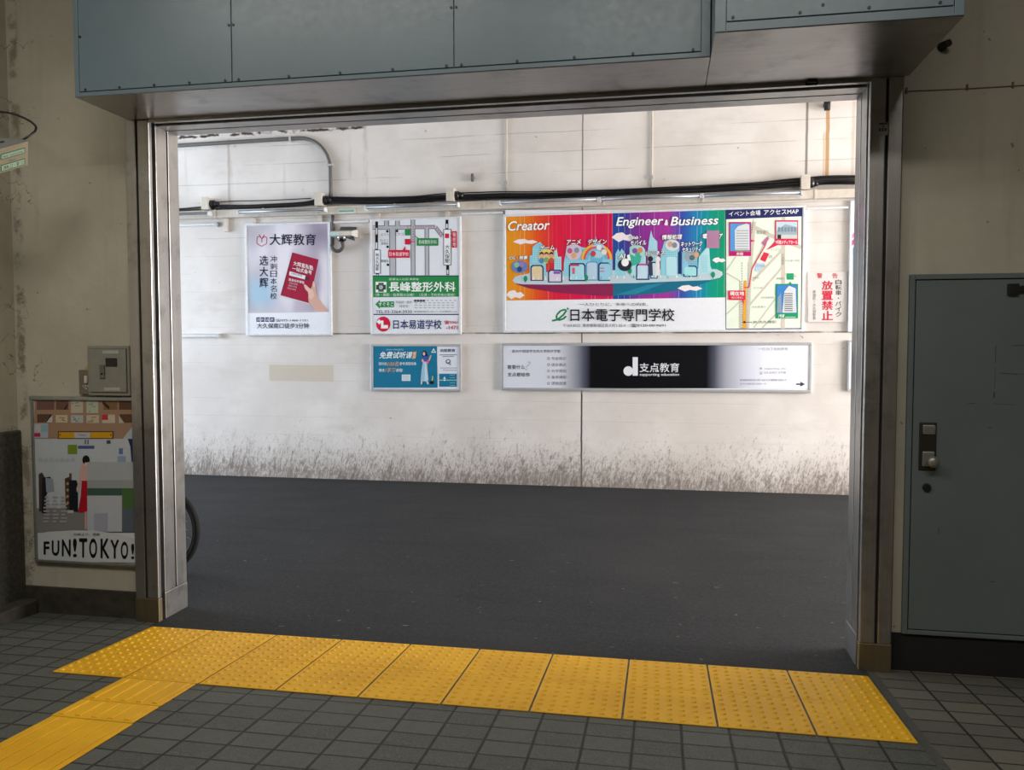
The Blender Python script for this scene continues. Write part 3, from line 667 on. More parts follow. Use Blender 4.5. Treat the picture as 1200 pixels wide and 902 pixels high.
a.l = 3; a.text('启航教育', 822, 160, 972, 192, '#39465c', 0.015)
for k in range(2): a.rect(816+30*k, 216+16*k, 990-30*k, 224+16*k, '#7d8898')
a.ell(902, 286, 24, 24, '#54607a'); a.l = 4; a.ell(902, 286, 14, 14, '#dfe3ee'); a.l = 5; a.line([(906, 294), (928, 324)], 8, '#54607a')
a.l = 3
for k in range(2): a.rect(824+26*k, 348+22*k, 990, 356+22*k, '#a2a9b8')
a.rect(812, 410, 988, 540, BL); a.l = 4; a.rect(812, 470, 988, 478, '#b9c9a4'); a.poly([(866, 436), (880, 462), (852, 462)], '#dce8f0'); a.ell(866, 474, 8, 8, '#eef4f8', 10)
for k in range(5): a.rect(918, 420+26*k, 970, 425+26*k, '#8fbacd')
a.build(r)

# ---- the large colourful school sign
r, ex, ya = frame_box('billboard', 'large colourful illustrated billboard with city picture and access map', 'sign', (590, 245.8, 943, 389.0), YW, 0.05, 0.026, M_WHITEM, 'framed signs on the passage wall')
a = Art(ya)
# sheet edges in the photograph: the top edge falls to the left
a.l = 1; a.rect(592, 246, 942, 388.5, '#eef0f8')
XL, XM, XR = wall_pt(594, 300, ya)[0], wall_pt(718, 300, ya)[0], wall_pt(850, 300, ya)[0]
m_red = grad_mat('print_orange_to_crimson', XL, XM, [(0, '#e79a1c'), (0.14, '#e88a1e'), (0.30, '#e5501f'), (0.45, '#dd2240'), (0.75, '#d81c52'), (1, '#cf1a4c')], 'x', 0.38)
m_blu = grad_mat('print_blue_purple_green', XM, XR, [(0, '#1c4fa0'), (0.10, '#2e3f98'), (0.26, '#8a2f94'), (0.48, '#a8379c'), (0.62, '#3a4fb0'), (0.76, '#1688b8'), (0.88, '#0f9a86'), (1, '#149a6c')], 'x', 0.38)
a.l = 2; a.poly([(593.2, 254.0), (718, 249.6), (718.5, 350.4), (594, 352)], m_red); a.poly([(718, 249.6), (850, 245.0), (850.2, 348.4), (718.5, 350.4)], m_blu)
a.crop(580, 235, 1093/200, 902/165)
CL = '#f1e9ea'; TQ = '#8fd0e2'; TQ2 = '#6bb9d6'; TQ3 = '#b4e0ea'; DK = '#25346c'; ISL = '#bfd3dc'
def cloud(x, y, w, h): a.poly([(x, y), (x+.2*w, y-.45*h), (x+.45*w, y-.55*h), (x+.62*w, y-.25*h), (x+.8*w, y-.35*h), (x+w, y+.05*h), (x+.75*w, y+.4*h), (x+.5*w, y+.25*h), (x+.3*w, y+.5*h)], CL)
a.l = 3; cloud(115, 264, 160, 34); cloud(70, 604, 120, 56); cloud(748, 236, 150, 60); 
cloud(1391, 382, 88, 34)
a.l = 4.5; cloud(1169, 562, 160, 40); a.l = 3
# island: grey top with a shaded keel
a.poly([(130, 534), (757, 532), (757, 610), (700, 612), (400, 590), (220, 562)], '#8b2a54'); a.l = 4
a.poly([(757, 532), (1400, 510), (1250, 560), (1080, 592), (900, 606), (757, 610)], '#1f6d8c')
a.poly([(770, 604), (980, 540), (1100, 524), (900, 600)], '#2c86a2')
a.poly([(112, 512), (130, 486), (220, 466), (420, 452), (1340, 436), (1420, 440), (1456, 456), (1460, 474), (1440, 494), (1380, 508), (900, 528), (400, 538), (180, 536), (124, 526)], ISL)
a.l = 5
# skyline, light blue towers behind
for pts, c in (([(222, 470), (222, 352), (240, 350), (240, 300), (258, 282), (290, 264), (320, 300), (330, 480)], TQ), ([(380, 480), (380, 320), (390, 320), (392, 300), (398, 320), (404, 360), (426, 360), (426, 480)], TQ3), ([(440, 480), (442, 400), (460, 290), (520, 280), (560, 300), (700, 320), (752, 380), (752, 480)], TQ),
               ([(610, 480), (612, 286), (640, 262), (646, 226), (652, 262), (690, 290), (692, 480)], TQ2), ([(770, 480), (772, 340), (790, 308), (800, 330), (812, 306), (830, 330), (836, 480)], TQ), ([(860, 480), (862, 300), (890, 280), (950, 300), (966, 330), (966, 480)], TQ3), ([(976, 480), (978, 330), (990, 240), (1000, 190), (1012, 236), (1040, 262), (1044, 480)], '#a5d5e8'),
               ([(1060, 480), (1062, 350), (1084, 262), (1120, 250), (1150, 270), (1180, 300), (1182, 480)], TQ), ([(1190, 480), (1192, 330), (1240, 320), (1296, 336), (1300, 480)], TQ2), ([(1300, 470), (1306, 360), (1330, 330), (1356, 300), (1372, 300), (1380, 420), (1400, 466)], TQ3)): a.poly(pts, c)
a.l = 6
for x0, y0, x1, y1, c in ((228, 412, 312, 514, DK), (340, 442, 432, 524, DK), (474, 400, 580, 516, DK), (584, 390, 660, 512, '#5f8ec0'), (662, 396, 738, 514, DK), (904, 404, 990, 508, DK), (996, 392, 1042, 500, DK), (1172, 320, 1196, 470, DK), (1206, 416, 1296, 488, DK)):
    a.poly([(x0, y1), (x0, y0+14), (x0+12, y0), (x1-12, y0), (x1, y0+14), (x1, y1)], c)
a.l = 7
for x0, y0, x1, y1, c in ((236, 420, 304, 508, '#e4cfa8'), (348, 450, 424, 518, '#dcd3e6'), (482, 408, 572, 508, '#a9dcea'), (590, 396, 654, 506, '#b9d2e6'), (670, 404, 738, 508, '#9ccfe6'), (912, 412, 982, 500, '#c3dcee'), (1002, 400, 1036, 494, '#d5e6f0'), (1200, 330, 1240, 470, '#8cc8e2'), (1214, 424, 1290, 482, '#a5e0e4'), (1096, 360, 1164, 480, '#b9e2ee')):
    a.poly([(x0, y1), (x0, y0+10), (x0+10, y0), (x1-10, y0), (x1, y0+10), (x1, y1)], c)
for x0, y0, x1, y1, c in ((376, 452, 420, 470, '#8c5fb4'), (482, 408, 540, 420, '#d24470'), (920, 404, 978, 416, '#b454a0'), (496, 430, 512, 470, '#d86078'), (672, 430, 700, 436, '#d05878'), (672, 450, 700, 456, '#d05878')): a.l = 8; a.rect(x0, y0, x1, y1, c)
a.l = 8
for k in range(24):
    x = 190+k*49+random.uniform(-14, 14); y = 512-k*0.8+random.uniform(-6, 4); h = random.uniform(16, 30)
    a.poly([(x-6, y), (x, y-h), (x+6, y)], random.choice(['#e8f4f8', '#d7ecf4', '#3f9ab8', '#6fc4d8', '#e8f4f8']))
for x, y in ((196, 500), (585, 494), (864, 450), (1397, 474)): a.ell(x, y, 13, 19, '#1f9470', 12); a.l = 9; a.rect(x-2, y+10, x+2, y+26, '#4a5a48'); a.l = 8
# rainbow, bubbles of people and machines
for rr, c in ((100, '#e8b64a'), (84, '#dc5a5a'), (70, '#78b8d8')):
    a.l += 0.3; a.poly([(652+rr*math.cos(R(t)), 376-rr*math.sin(R(t))) for t in range(0, 181, 12)]+[(652+(rr-15)*math.cos(R(t)), 376-(rr-15)*math.sin(R(t))) for t in range(180, -1, -12)], c)
a.l = 8; a.ell(158, 424, 52, 40, '#6a86b8', 24); a.ell(330, 356, 52, 46, '#ecd27a', 24); a.ell(505, 330, 52, 52, '#cfc0d8', 24); a.ell(662, 320, 46, 48, '#a9d0e6', 24); a.ell(832, 412, 44, 40, '#2a3040', 24); a.ell(914, 330, 50, 44, '#a8d8d4', 24)
a.ell(1136, 286, 46, 36, '#d9dde6', 24); a.ell(1256, 360, 44, 36, '#97a7b4', 24)
a.l = 9
for x, y, c in ((300, 352, '#e0b08a'), (330, 346, '#e6bc98'), (362, 352, '#d8a880'), (300, 384, '#5a86b8'), (330, 380, '#7ab070'), (362, 384, '#c05a4a'), (630, 340, '#c8404c'), (668, 300, '#dfe8f0'), (700, 330, '#e8e0d2'), (480, 322, '#c85a80'), (524, 318, '#8a90a8'), (505, 352, '#e0a870'), (896, 322, '#8c50a0'), (930, 318, '#d88a5a'), (914, 348, '#50a890'), (996, 374, '#352a30'), (1044, 376, '#e8e4e0'), (140, 412, '#8fc0a0'), (172, 408, '#9a7cc0'), (158, 440, '#3a4c80'), (1122, 280, '#c8a890'), (1150, 286, '#8a8c98'), (1290, 346, '#d8a478'), (1262, 366, '#5c6a78')): a.ell(x, y, 17, 18, c, 12)
for k in range(3): a.poly([(286+31*k, 350), (288+31*k, 334), (300+31*k, 328), (312+31*k, 334), (314+31*k, 350), (300+31*k, 340)], ('#4a342a', '#6a4630', '#33282c')[k])
a.l = 5.6
for (x0, x1, y0, y1, c) in ((244, 290, 310, 400, '#b9e4ee'), (386, 420, 372, 436, '#7cc0d8'), (462, 500, 300, 392, '#bfe6f0'), (540, 600, 310, 380, '#74bcd6'), (622, 686, 300, 372, '#9fd6e8'), (776, 828, 346, 380, '#b9e4ee'), (868, 958, 300, 392, '#8fd0e2'), (984, 1036, 262, 380, '#c6e6f2'), (1068, 1176, 310, 356, '#b9e4ee'), (1246, 1292, 344, 410, '#a9dcea'), (1318, 1372, 350, 460, '#8fd0e2')):
    for yy in range(int(y0), int(y1), 13):
        for xx in range(int(x0), int(x1)-6, 13): a.rect(xx, yy, xx+6, yy+6, c)
a.l = 9
a.ell(834, 396, 24, 26, '#eef2f4', 14); a.poly([(336, 388), (352, 384), (368, 436), (358, 436)], '#d83a3a'); a.poly([(846, 350), (862, 344), (874, 384), (850, 384)], '#eef2f4')
for x, c in ((996, '#3a4460'), (1042, '#e6e6ea')): a.poly([(x-14, 480), (x-12, 392), (x+12, 392), (x+16, 480)], c)
a.poly([(862, 340), (900, 360), (940, 352), (930, 400), (880, 420)], '#3fb09a')
a.rect(1356, 192, 1437, 305, '#b083a4')
a.l = 10
LBL = '#ffffff'; OL = '#14213f'
for t, x0, y0, x1, y1 in (('CG・映像', 96, 358, 206, 378), ('ゲーム', 292, 290, 378, 318), ('アニメ', 464, 254, 546, 282), ('デザイン', 600, 250, 712, 282), ('Web・', 870, 230, 932, 248), ('モバイル', 872, 258, 966, 286), ('AI', 796, 346, 832, 372), ('ビジネス', 972, 326, 1082, 352), ('情報処理', 1074, 222, 1194, 250), ('ネットワーク', 1194, 266, 1324, 294), ('セキュリティ', 1204, 302, 1314, 330), ('電', 1334, 218, 1356, 244), ('ア', 1439, 218, 1454, 244)):
    a.text(t, x0-4, y0-2, x1+4, y1+2, LBL, 0.022, 0.12, OL, 4, 0.06)
a.crop(0, 0, 1, 1)
a.text('Creator', 595.6, 259.4, 644.5, 270.8, '#ffffff', 0.018, 0.22, '#b8404a', 1.6, 0.012)
a.text('Engineer', 722, 254.6, 777.5, 268.0, '#ffffff', 0.018, 0.22, '#3a3c80', 1.2, 0.012); a.text('&', 778.6, 257.6, 783.0, 264.2, '#ffffff', 0.03, 0.2, None, 0)
a.text('Business', 785.6, 254.2, 842, 264.6, '#ffffff', 0.018, 0.22, '#2a4c90', 1.4, 0.012)
a.text('一人ひとりに、未来への約束。', 679, 354.6, 759.5, 358.6, '#55555f', 0.0)
a.text('日本電子専門学校', 668.4, 361.4, 790.5, 376.4, '#1d1d28', 0.014)
a.text('〒169-8522  東京都新宿区百人町1-25-4', 660, 379.2, 733, 383.2, '#4a4a56', 0.0); a.text('☎0120-00-9691', 739, 379.2, 780, 383.2, '#3a3a46', 0.008)
# green leaf-like e beside the name
a.l = 3; a.crop(580, 235, 1093/200, 902/165)
a.line([(366, 770), (402, 762), (440, 730), (458, 704), (444, 698), (420, 706), (396, 732), (394, 752), (410, 766), (440, 756), (456, 740)], 11, '#1c8254'); a.ell(466, 692, 6, 7, '#1c8254', 12)
# access map
a.crop(840, 235, 592/105, 902/160)
a.l = 2; a.poly([(56, 54), (566, 32), (562, 848), (58, 852)], '#2b3168'); a.l = 3; a.poly([(62, 124), (560, 104), (557, 842), (62, 846)], '#e9f2e4')
a.l = 4; LR = '#cfc9bb'
for pts, wd in (([(245, 140), (218, 470), (200, 846)], 26), ([(225, 165), (350, 228), (556, 310)], 26), ([(340, 235), (232, 450)], 14), ([(440, 110), (436, 846)], 26), ([(428, 330), (236, 530)], 16), ([(432, 440), (216, 690)], 12), ([(430, 590), (240, 846)], 8), ([(64, 480), (150, 530)], 8), ([(64, 750), (180, 640)], 8), ([(125, 370), (64, 460)], 8), ([(400, 740), (300, 840)], 10)): a.line(pts, wd, LR)
a.l = 5; a.rect(150, 530, 162, 846, '#c8c2ae'); a.poly([(178, 528), (196, 528), (192, 846), (170, 846)], '#eaa43a')
for k in range(26): a.rect(164, 410+17*k, 169, 418+17*k, '#8a8a80'); a.rect(207-k*.4, 410+17*k, 211-k*.4, 418+17*k, '#a5a59a')
for k in range(8): a.rect(238-k*1.5, 126+12*k, 244-k*1.5, 132+12*k, '#7d7d74')
a.l = 6; a.line([(180, 574), (212, 574), (232, 450), (320, 296), (340, 240)], 7, '#d8405e'); a.poly([(286, 390), (312, 340), (346, 350), (320, 406)], '#de3350'); a.poly([(252, 466), (262, 410), (318, 414), (280, 470)], '#bcd4f0'); a.poly([(296, 280), (330, 240), (346, 250), (314, 300)], '#b87098'); a.rect(462, 480, 508, 522, '#27a070')
for t, x0, y0, x1, y1 in (('職安通り', 262, 196, 340, 222), ('本館', 344, 360, 366, 380), ('九号館', 262, 424, 318, 438), ('線路沿い', 238, 504, 286, 514), ('コンビニ', 352, 316, 420, 330), ('七号館', 500, 490, 524, 506), ('大久保小学校', 454, 390, 546, 404), ('郵便局前', 394, 508, 448, 522), ('北口広場', 240, 572, 300, 582), ('大久保病院前', 292, 634, 376, 646), ('大久保通り', 230, 696, 320, 708)): a.text(t, x0, y0, x1, y1, '#8b8f88', 0)
a.vtext('小滝橋通', 428, 350, 444, 424, '#8b8f88', 0)
a.l = 7
for (x0, y0, x1, y1, c) in ((80, 142, 226, 366, '#c2186e'), (384, 130, 536, 294, '#dc2c56'), (388, 550, 536, 778, '#1d9a6a')): a.rect(x0, y0, x1, y1, c)
a.poly([(226, 258), (256, 266), (226, 274)], '#dc2c56'); a.poly([(388, 268), (330, 326), (412, 290)], '#dc2c56'); a.poly([(484, 534), (474, 552), (496, 552)], '#1d9a6a')
m_sky = grad_mat('print_blue_sky_photo', wall_pt(850, 260, ya)[1], wall_pt(850, 300, ya)[1], [(0, '#3a7fd0'), (1, '#a9cdee')], 'z')
a.l = 8; a.rect(88, 152, 218, 334, '#5c9ade'); a.rect(392, 140, 530, 252, '#c5dbe8'); a.rect(396, 558, 530, 744, '#3f84cc')
a.l = 9; a.poly([(120, 338), (118, 196), (140, 170), (196, 152), (214, 160), (216, 338)], '#dcdfe2'); a.poly([(396, 200), (450, 156), (530, 176), (530, 240), (396, 244)], '#9fb2be'); a.rect(392, 226, 530, 252, '#cdd0cf'); a.poly([(432, 740), (446, 600), (476, 562), (520, 580), (526, 740)], '#dadce0'); a.poly([(396, 740), (402, 640), (424, 610), (430, 740)], '#8aa0b4')
a.l = 10
for k in range(8): a.rect(128, 196+17*k, 208, 203+17*k, '#a9b2ba')
for k in range(9): a.rect(446, 612+14*k, 500, 618+14*k, '#56616c')
for k in range(6): a.rect(404+21*k, 176, 418+21*k, 206, '#7990a0')
a.rect(400, 226, 424, 252, '#3a342e'); a.rect(120, 326, 216, 338, '#8a8f84')
a.l = 9; a.rect(76, 594, 188, 656, '#d92a4c'); a.poly([(160, 640), (176, 640), (180, 690)], '#d92a4c')
a.l = 10; a.text('現在地', 86, 600, 180, 628, '#ffffff', 0.016); a.text('(南口改札)', 94, 634, 172, 650, '#f4dce0', 0.0); a.text('本館', 128, 342, 174, 362, '#ffffff', 0.01); a.text('9号館メディアホール', 388, 262, 532, 288, '#ffffff', 0.01); a.text('7号館', 406, 750, 446, 774, '#ffffff', 0.014, 0.2); a.rect(452, 768, 520, 771, '#ffffff')
a.text('イベント会場', 80, 72, 288, 106, '#f4f4fa', 0.014, 0, None, 8); a.text('アクセスMAP', 310, 62, 540, 96, '#f4f4fa', 0.014, 0, None, 8)
a.ell(182, 803, 7, 7, '#2a2a2a', 10); a.line([(182, 803), (232, 803)], 3, '#3a3a3a'); a.text('JR 大久保駅', 238, 792, 392, 814, '#4c4c4c', 0.004)
a.build(r)

# ---- long black and white sign
r, ex, ya = frame_box('wall_sign', 'long low black and white gradient sign below the colourful billboard', 'sign', (587.4, 401.6, 951.5, 458.4), YW, 0.04, 0.030, M_ALU, 'framed signs on the passage wall')
a = Art(ya)
X0, X1 = wall_pt(590, 430, ya)[0], wall_pt(948, 430, ya)[0]
m_bw = grad_mat('print_white_black_white', X0, X1, [(0, '#dfe2f0'), (0.19, '#d8dae6'), (0.245, '#9a9ba8'), (0.275, '#55586a'), (0.30, '#0b0b10'), (0.68, '#0b0b10'), (0.705, '#4c4f60'), (0.74, '#a2a4b2'), (0.80, '#d3d6e6'), (0.86, '#eceefa'), (1, '#f4f5fc')])
a.l = 1; a.poly([(590, 405.5), (948.5, 404), (948.5, 455), (590, 455)], m_bw)
a.crop(585, 395, 10, 10); a.l = 2
a.text('面向中国留学生的大学院升学塾', 150, 146, 718, 182, '#5b6074', 0.006)
a.text('需要什么', 98, 326, 302, 374, '#3d4152', 0.008); a.text('?', 306, 282, 372, 386, '#c4c7d4', 0.0, 0.2); a.text('支点都给你', 98, 414, 360, 462, '#3d4152', 0.008)
for k, t in enumerate(('专业知识', '语言表达', '升学规划', '备考课程', '逻辑思维')):
    y = 230+73*k; a.text(t, 612, y, 786, y+38, '#6c7080', 0.004)
    a.l = 2; a.ell(578, y+19, 15, 17, '#6c7080', 14); a.l = 3; a.ell(578, y+19, 9, 11, '#d6d9e4', 12); a.l = 2
a.crop(700, 395, 1200/130, 646/70)
a.ell(335, 366, 52, 52, '#e8e8f2', 28); a.rect(382, 216, 438, 416, '#e8e8f2')
a.text('支点教育', 456, 278, 886, 378, '#e8e8f2', 0.006); a.l = 3; a.ell(650, 362, 12, 12, '#e8e8f2', 12); a.l = 2; a.text('supporting education', 458, 388, 884, 426, '#e8e8f2', 0.012)
a.crop(830, 395, 1200/130, 646/70)
a.text('一切,为了你的梦想', 540, 112, 860, 144, '#8d90a2', 0.0)
a.ell(568, 338, 12, 12, '#a9acbb', 14); a.text('supporting_edu', 606, 330, 838, 352, '#a2a5b4', 0.0); a.text('☎', 552, 372, 586, 402, '#8d90a2', 0); a.text('03-6457-3748', 606, 372, 838, 394, '#a2a5b4', 0.0)
a.text('東京都新宿区百人町1-18-8 大久保駅南口徒歩1分', 342, 452, 848, 474, '#777a8c', 0.0); a.text('JR大久保駅南口徒歩一分', 342, 494, 628, 516, '#8a8d9e', 0.0)
a.poly([(950, 500), (996, 500), (996, 480), (1046, 508), (996, 534), (996, 516), (950, 516)], '#44485c')
a.build(r)

# ---- bicycle parking warning plate
r, ex, ya = frame_box('notice_plate', 'small white bicycle parking warning plate with red vertical writing', 'sign', (946, 318, 993, 377.5), YW, 0.014, 0.006, pcol('#cfcccb'))
a = Art(ya-0.006).crop(935, 300, 376/75, 902/180)
a.l = 1; a.rect(60, 92, 288, 388, '#ded9d8'); a.l = 2
a.text('警', 112, 100, 144, 130, '#c8364c', 0.012); a.text('告', 202, 100, 234, 130, '#c8364c', 0.012)
a.vtext('放置禁止', 140, 142, 206, 378, '#cf2746', 0.022, 0.08); a.vtext('自転車・バイク', 220, 136, 256, 358, '#3f3f45', 0.008, 0.1); a.vtext('新宿区・大久保駅長', 88, 200, 106, 374, '#6e6e74', 0.0, 0.1)
a.build(r)
# ---- two signs cut by the right guide rail
r, ex, ya = frame_box('poster', 'tall framed poster half hidden behind the right guide rail, blue with pink stripes', 'poster', (995.2, 233.5, 1085, 388.5), YW, 0.04, 0.022, M_WHITEM, 'framed signs on the passage wall')
a = Art(ya); a.l = 1; a.rect(997, 237, 1083, 386, '#eceef4'); a.l = 2; a.poly([(999.5, 290), (1083, 262), (1083, 336), (999.5, 336)], '#2f92c8'); a.l = 3; a.poly([(997, 283), (1030, 255), (1030, 261), (997, 289)], '#c8508c'); a.poly([(997, 276), (1020, 256), (1020, 260), (997, 281)], '#d88ab0')
a.text('入学相談会', 1010, 300, 1070, 316, '#e8f2f8', 0.01); a.build(r)
r, ex, ya = frame_box('wall_sign', 'low framed grey sign half hidden behind the right guide rail', 'sign', (993.5, 398.5, 1085, 458.5), YW, 0.04, 0.024, M_ALU, 'framed signs on the passage wall')
a = Art(ya); a.l = 1; a.rect(996, 402, 1083, 455, '#e4e6ee'); a.l = 2; a.rect(998, 402, 1083, 455, '#8a90a8'); a.build(r)

# ------------------------------------------------------------------ cable trunking and lamps over the signs
r = thing('cable_trunking', 'beige steel cable trunking running along the passage wall above the signs', 'cable trunking', (1.5, 5.2, 3.25))
b = MB(); b.box(-6.0, 8.0, 5.10, 5.1995, 3.268, 3.362, 0.004); b.build('channel', M_BEIGE, r)
for x in (-2.55, -1.9, -1.2, -0.2, 0.9, 2.3, 3.4, 4.6): b = MB(); b.box(x-0.012, x+0.012, 5.094, 5.0995, 3.262, 3.368, 0.002); b.build('strap', M_BEIGE, r)
b = MB(); b.box(-2.47, -2.42, 5.15, 5.1995, 3.10, 3.267, 0.003); b.build('bracket', M_BEIGE, r)
b = MB()
X0, Z0 = wall_pt(395.5, 250.5, 5.095); X1, Z1 = wall_pt(416.5, 244.0, 5.095)
b.box(X0, X1, 5.0935, 5.10, Z0, Z1, 0.001, simple('pale_green_label', '#c7d8cf', 0.5)); b.box(X0+0.02, X1-0.02, 5.0925, 5.094, (Z0+Z1)/2-0.008, (Z0+Z1)/2+0.008, 0, pcol('#7f9c8c'))
b.build('label_plate', None, r)['label'] = 'pale green printed label plate'
M_LAMP = simple('silver_lamp_housing', '#9ea1a8', 0.38, 0.7, 0.04)
def lamp(x0, x1, label, zc=3.322):
    r = thing('sign_lamp', label, 'lamp', ((x0+x1)/2, 5.1, zc-0.03), 'sign lamps along the trunking')
    b = MB(); b.prism([(5.03+0.042*math.cos(R(t)), zc-0.006+(0.030 if t < 180 else 0.014)*math.sin(R(t))) for t in range(0, 360, 15)], 'x', x0+0.012, x1-0.012)
    for f in b.bm.faces: f.smooth = len(f.verts) == 4
    b.build('housing', M_LAMP, r)
    b = MB(); b.box(x0+0.04, x1-0.04, 5.012, 5.048, zc-0.0235, zc-0.0195, 0.001); b.build('diffuser', simple('milky_diffuser', '#d9d9d6', 0.4), r)
    for x in (x0, x1-0.014): b = MB(); b.prism([(5.03+0.045*math.cos(R(t)), zc-0.006+0.033*math.sin(R(t))) for t in range(0, 181, 20)]+[(4.985, zc-0.03), (5.075, zc-0.03)], 'x', x, x+0.014); b.build('end_cap', M_WHITEM, r)
    for f in (0.2, 0.8): x = x0+(x1-x0)*f; b = MB(); b.box(x-0.015, x+0.015, 5.06, 5.10, zc+0.0, zc+0.022, 0.002); b.build('bracket', M_BEIGE, r)
def lx(px, py): return wall_pt(px, py, 5.0)[0]
lamp(-3.9, lx(245, 250), 'silver sign lamp cut off by the left guide rail', 3.312)
lamp(lx(278, 250), lx(381, 247), 'silver sign lamp above the poster with the red booklet', 3.312)
lamp(lx(427, 244), lx(537, 242), 'silver sign lamp above the street map sign', 3.318)
lamp(lx(585, 241), lx(701.5, 238), 'silver sign lamp above the left third of the billboard', 3.322)
lamp(lx(702.5, 238), lx(822, 235), 'silver sign lamp above the middle of the billboard', 3.322)
lamp(lx(823, 235), lx(940, 231), 'silver sign lamp above the access map of the billboard', 3.322)
# junction boxes on the trunking
for px, where in ((242, 'leftmost, beside the left guide rail'), (374.5, 'above the booklet poster, left of the grey conduit'), (528.5, 'above the street map sign'), (943, 'above the right end of the billboard')):
    X = wall_pt(px, 235, 5.1)[0]
    r = thing('junction_box', f'small beige junction box on the trunking, {where}', 'junction box', (X, 5.2, 3.362), 'junction boxes')
    b = MB(); b.box(X-0.045, X+0.045, 5.06, 5.2, 3.368, 3.52, 0.006); b.build('body', M_BEIGE, r)
    b = MB(); b.box(X-0.047, X+0.047, 5.052, 5.062, 3.366, 3.522, 0.003); b.build('lid', M_BEIGE, r)
    b = MB(); b.cyl((X+0.045, 5.13, 3.44), (1, 0, 0), 0.055, 0.05, 14, 0.05); b.cyl((X+0.095, 5.13, 3.44), (1, 0, 0), 0.045, 0.05, 14, 0.03); g = b.build('cable_gland', M_CABLE, r); g['label'] = 'black cable gland'
# cables lying along the trunking
BASE = [(-6.0, 3.385), (-3.1, 3.385), (-2.60, 3.40), (-2.1, 3.388), (-1.60, 3.395), (-1.1, 3.415), (-0.5, 3.40), (0.0, 3.395), (0.40, 3.41), (0.9, 3.40), (1.6, 3.385), (2.4, 3.385), (3.2, 3.395), (3.9, 3.41), (4.45, 3.43), (4.7, 3.44), (5.2, 3.43), (7.9, 3.43)]
def cable(k, x0, x1, lift, r, dy):
    pts = []; x = x0; ph = random.uniform(0, 6); p2 = random.uniform(0, 6); fq = random.uniform(1.0, 1.9)
    while x <= x1:
        for (xa, za), (xb, zb) in zip(BASE, BASE[1:]):
            if xa <= x <= xb: z = za+(zb-za)*(0.5-0.5*math.cos(math.pi*(x-xa)/(xb-xa)))
        th = 1.0 if x > -1.1 else (0.45 if x < -1.3 else 0.45+0.55*(x+1.3)/0.2)
        pts.append((x, dy+0.008*math.sin(0.8*x+p2), z-0.012+lift*th+0.007*math.sin(fq*x+ph)+0.004*math.sin(3.3*x+p2)))
        x += 0.08
    b = MB(); b.tube(pts, r, 8); o = b.build('cable', M_CABLE, None, origin=pts[0])
    tag(o, 'black cable lying in the bundle on top of the beige trunking', 'cable', 'black cables on the trunking')
for k in range(10): cable(k, (-5.9 if k in (0, 4, 7) else -2.55), 7.8, 0.002+0.0075*k, (0.0075, 0.010, 0.0085)[k % 3], (5.115, 5.14, 5.165)[(k*2) % 3])
b = MB(); b.tube([(-2.58+0.1*i, 5.13, 3.468+0.004*math.sin(i*.6)-0.0006*(i-7)**2*0.1) for i in range(14)], 0.006, 8); o = b.build('cable', M_CABLE, None, origin=(-2.6, 5.13, 3.46)); tag(o, 'single thin black cable strung above the bundle at the left', 'cable')
b = MB(); b.tube([(4.60, 5.12, 3.45), (5.0, 5.12, 3.45), (7.0, 5.12, 3.45)], 0.030, 12); o = b.build('cable_conduit', M_CABLE, None, origin=(4.6, 5.12, 3.42)); tag(o, 'thick black conduit on the trunking right of the last junction box', 'conduit')
# grey conduit bending down to the camera
r = thing('conduit_pipe', 'grey steel conduit bending down the passage wall behind the trunking', 'pipe', (-1.05, 5.2, 2.9))
pth = [(-5.0, 5.165, 4.19), (-3.0, 5.165, 4.20), (-1.47, 5.165, 4.215)]+[(x, 5.165, z) for (x, _, z) in arc((-1.44, 3.815), 0.40, 88, 0, 10)]+[(-1.04, 5.165, 3.6), (-1.04, 5.165, 3.40)]
b = MB(); b.tube(pth, 0.024, 12); b.build('pipe', M_CONDUIT, r)
b = MB(); b.tube([(-1.018, 5.172, 3.264), (-1.018, 5.172, 3.2), (-1.018, 5.172, 2.95)], 0.020, 12); b.build('lower_pipe', M_HOSE, r)
for (x, z, dx, dz) in ((-1.555, 4.213, 0.012, 0.035), (-1.04, 3.87, 0.04, 0.012)):
    b = MB(); b.box(x-dx, x+dx, 5.135, 5.1995, z-dz, z+dz, 0.003); b.build('clamp', M_ALU, r)
# security camera
r = thing('security_camera', 'white security camera under a small hood between two posters', 'camera', (-0.86, 5.2, 2.9))
b = MB(); b.prism([(5.2, 3.085), (4.98, 3.035), (4.98, 2.985), (5.2, 2.985)], 'x', -0.985, -0.70); b.build('hood', simple('off_white_plastic', '#cfc8c0', 0.45), r)
b = MB(); b.prism([(-0.955, 3.02), (-0.905, 3.118), (-0.715, 3.112), (-0.755, 3.05)], 'y', 5.15, 5.199); b.build('dark_band_plate', simple('dark_grey_plastic', '#3b3a3c', 0.5), r)  # dark slanting plate added above the hood to give the dark band there
b = MB(); b.box(-0.975, -0.86, 4.977, 4.981, 2.992, 3.028, 0, simple('pale_cyan_label', '#b4d4d6', 0.5)); b.build('label', None, r)
b = MB(); b.cyl((-0.855, 5.06, 2.985), (0, 0, -1), 0.065, 0.03, 24, 0.055); b.build('ring', M_CHROME, r)
b = MB(); b.sphere((-0.855, 5.06, 2.955), 0.05, 1, 1, 0.8); b.build('dome', simple('smoked_dome', '#0c0c10', 0.15), r)
b = MB(); b.prism([(-0.80, 2.965), (-0.70, 2.985), (-0.69, 2.93), (-0.72, 2.94)], 'y', 5.03, 5.06); b.build('arm', simple('dark_grey_plastic', '#3b3a3c', 0.5), r)
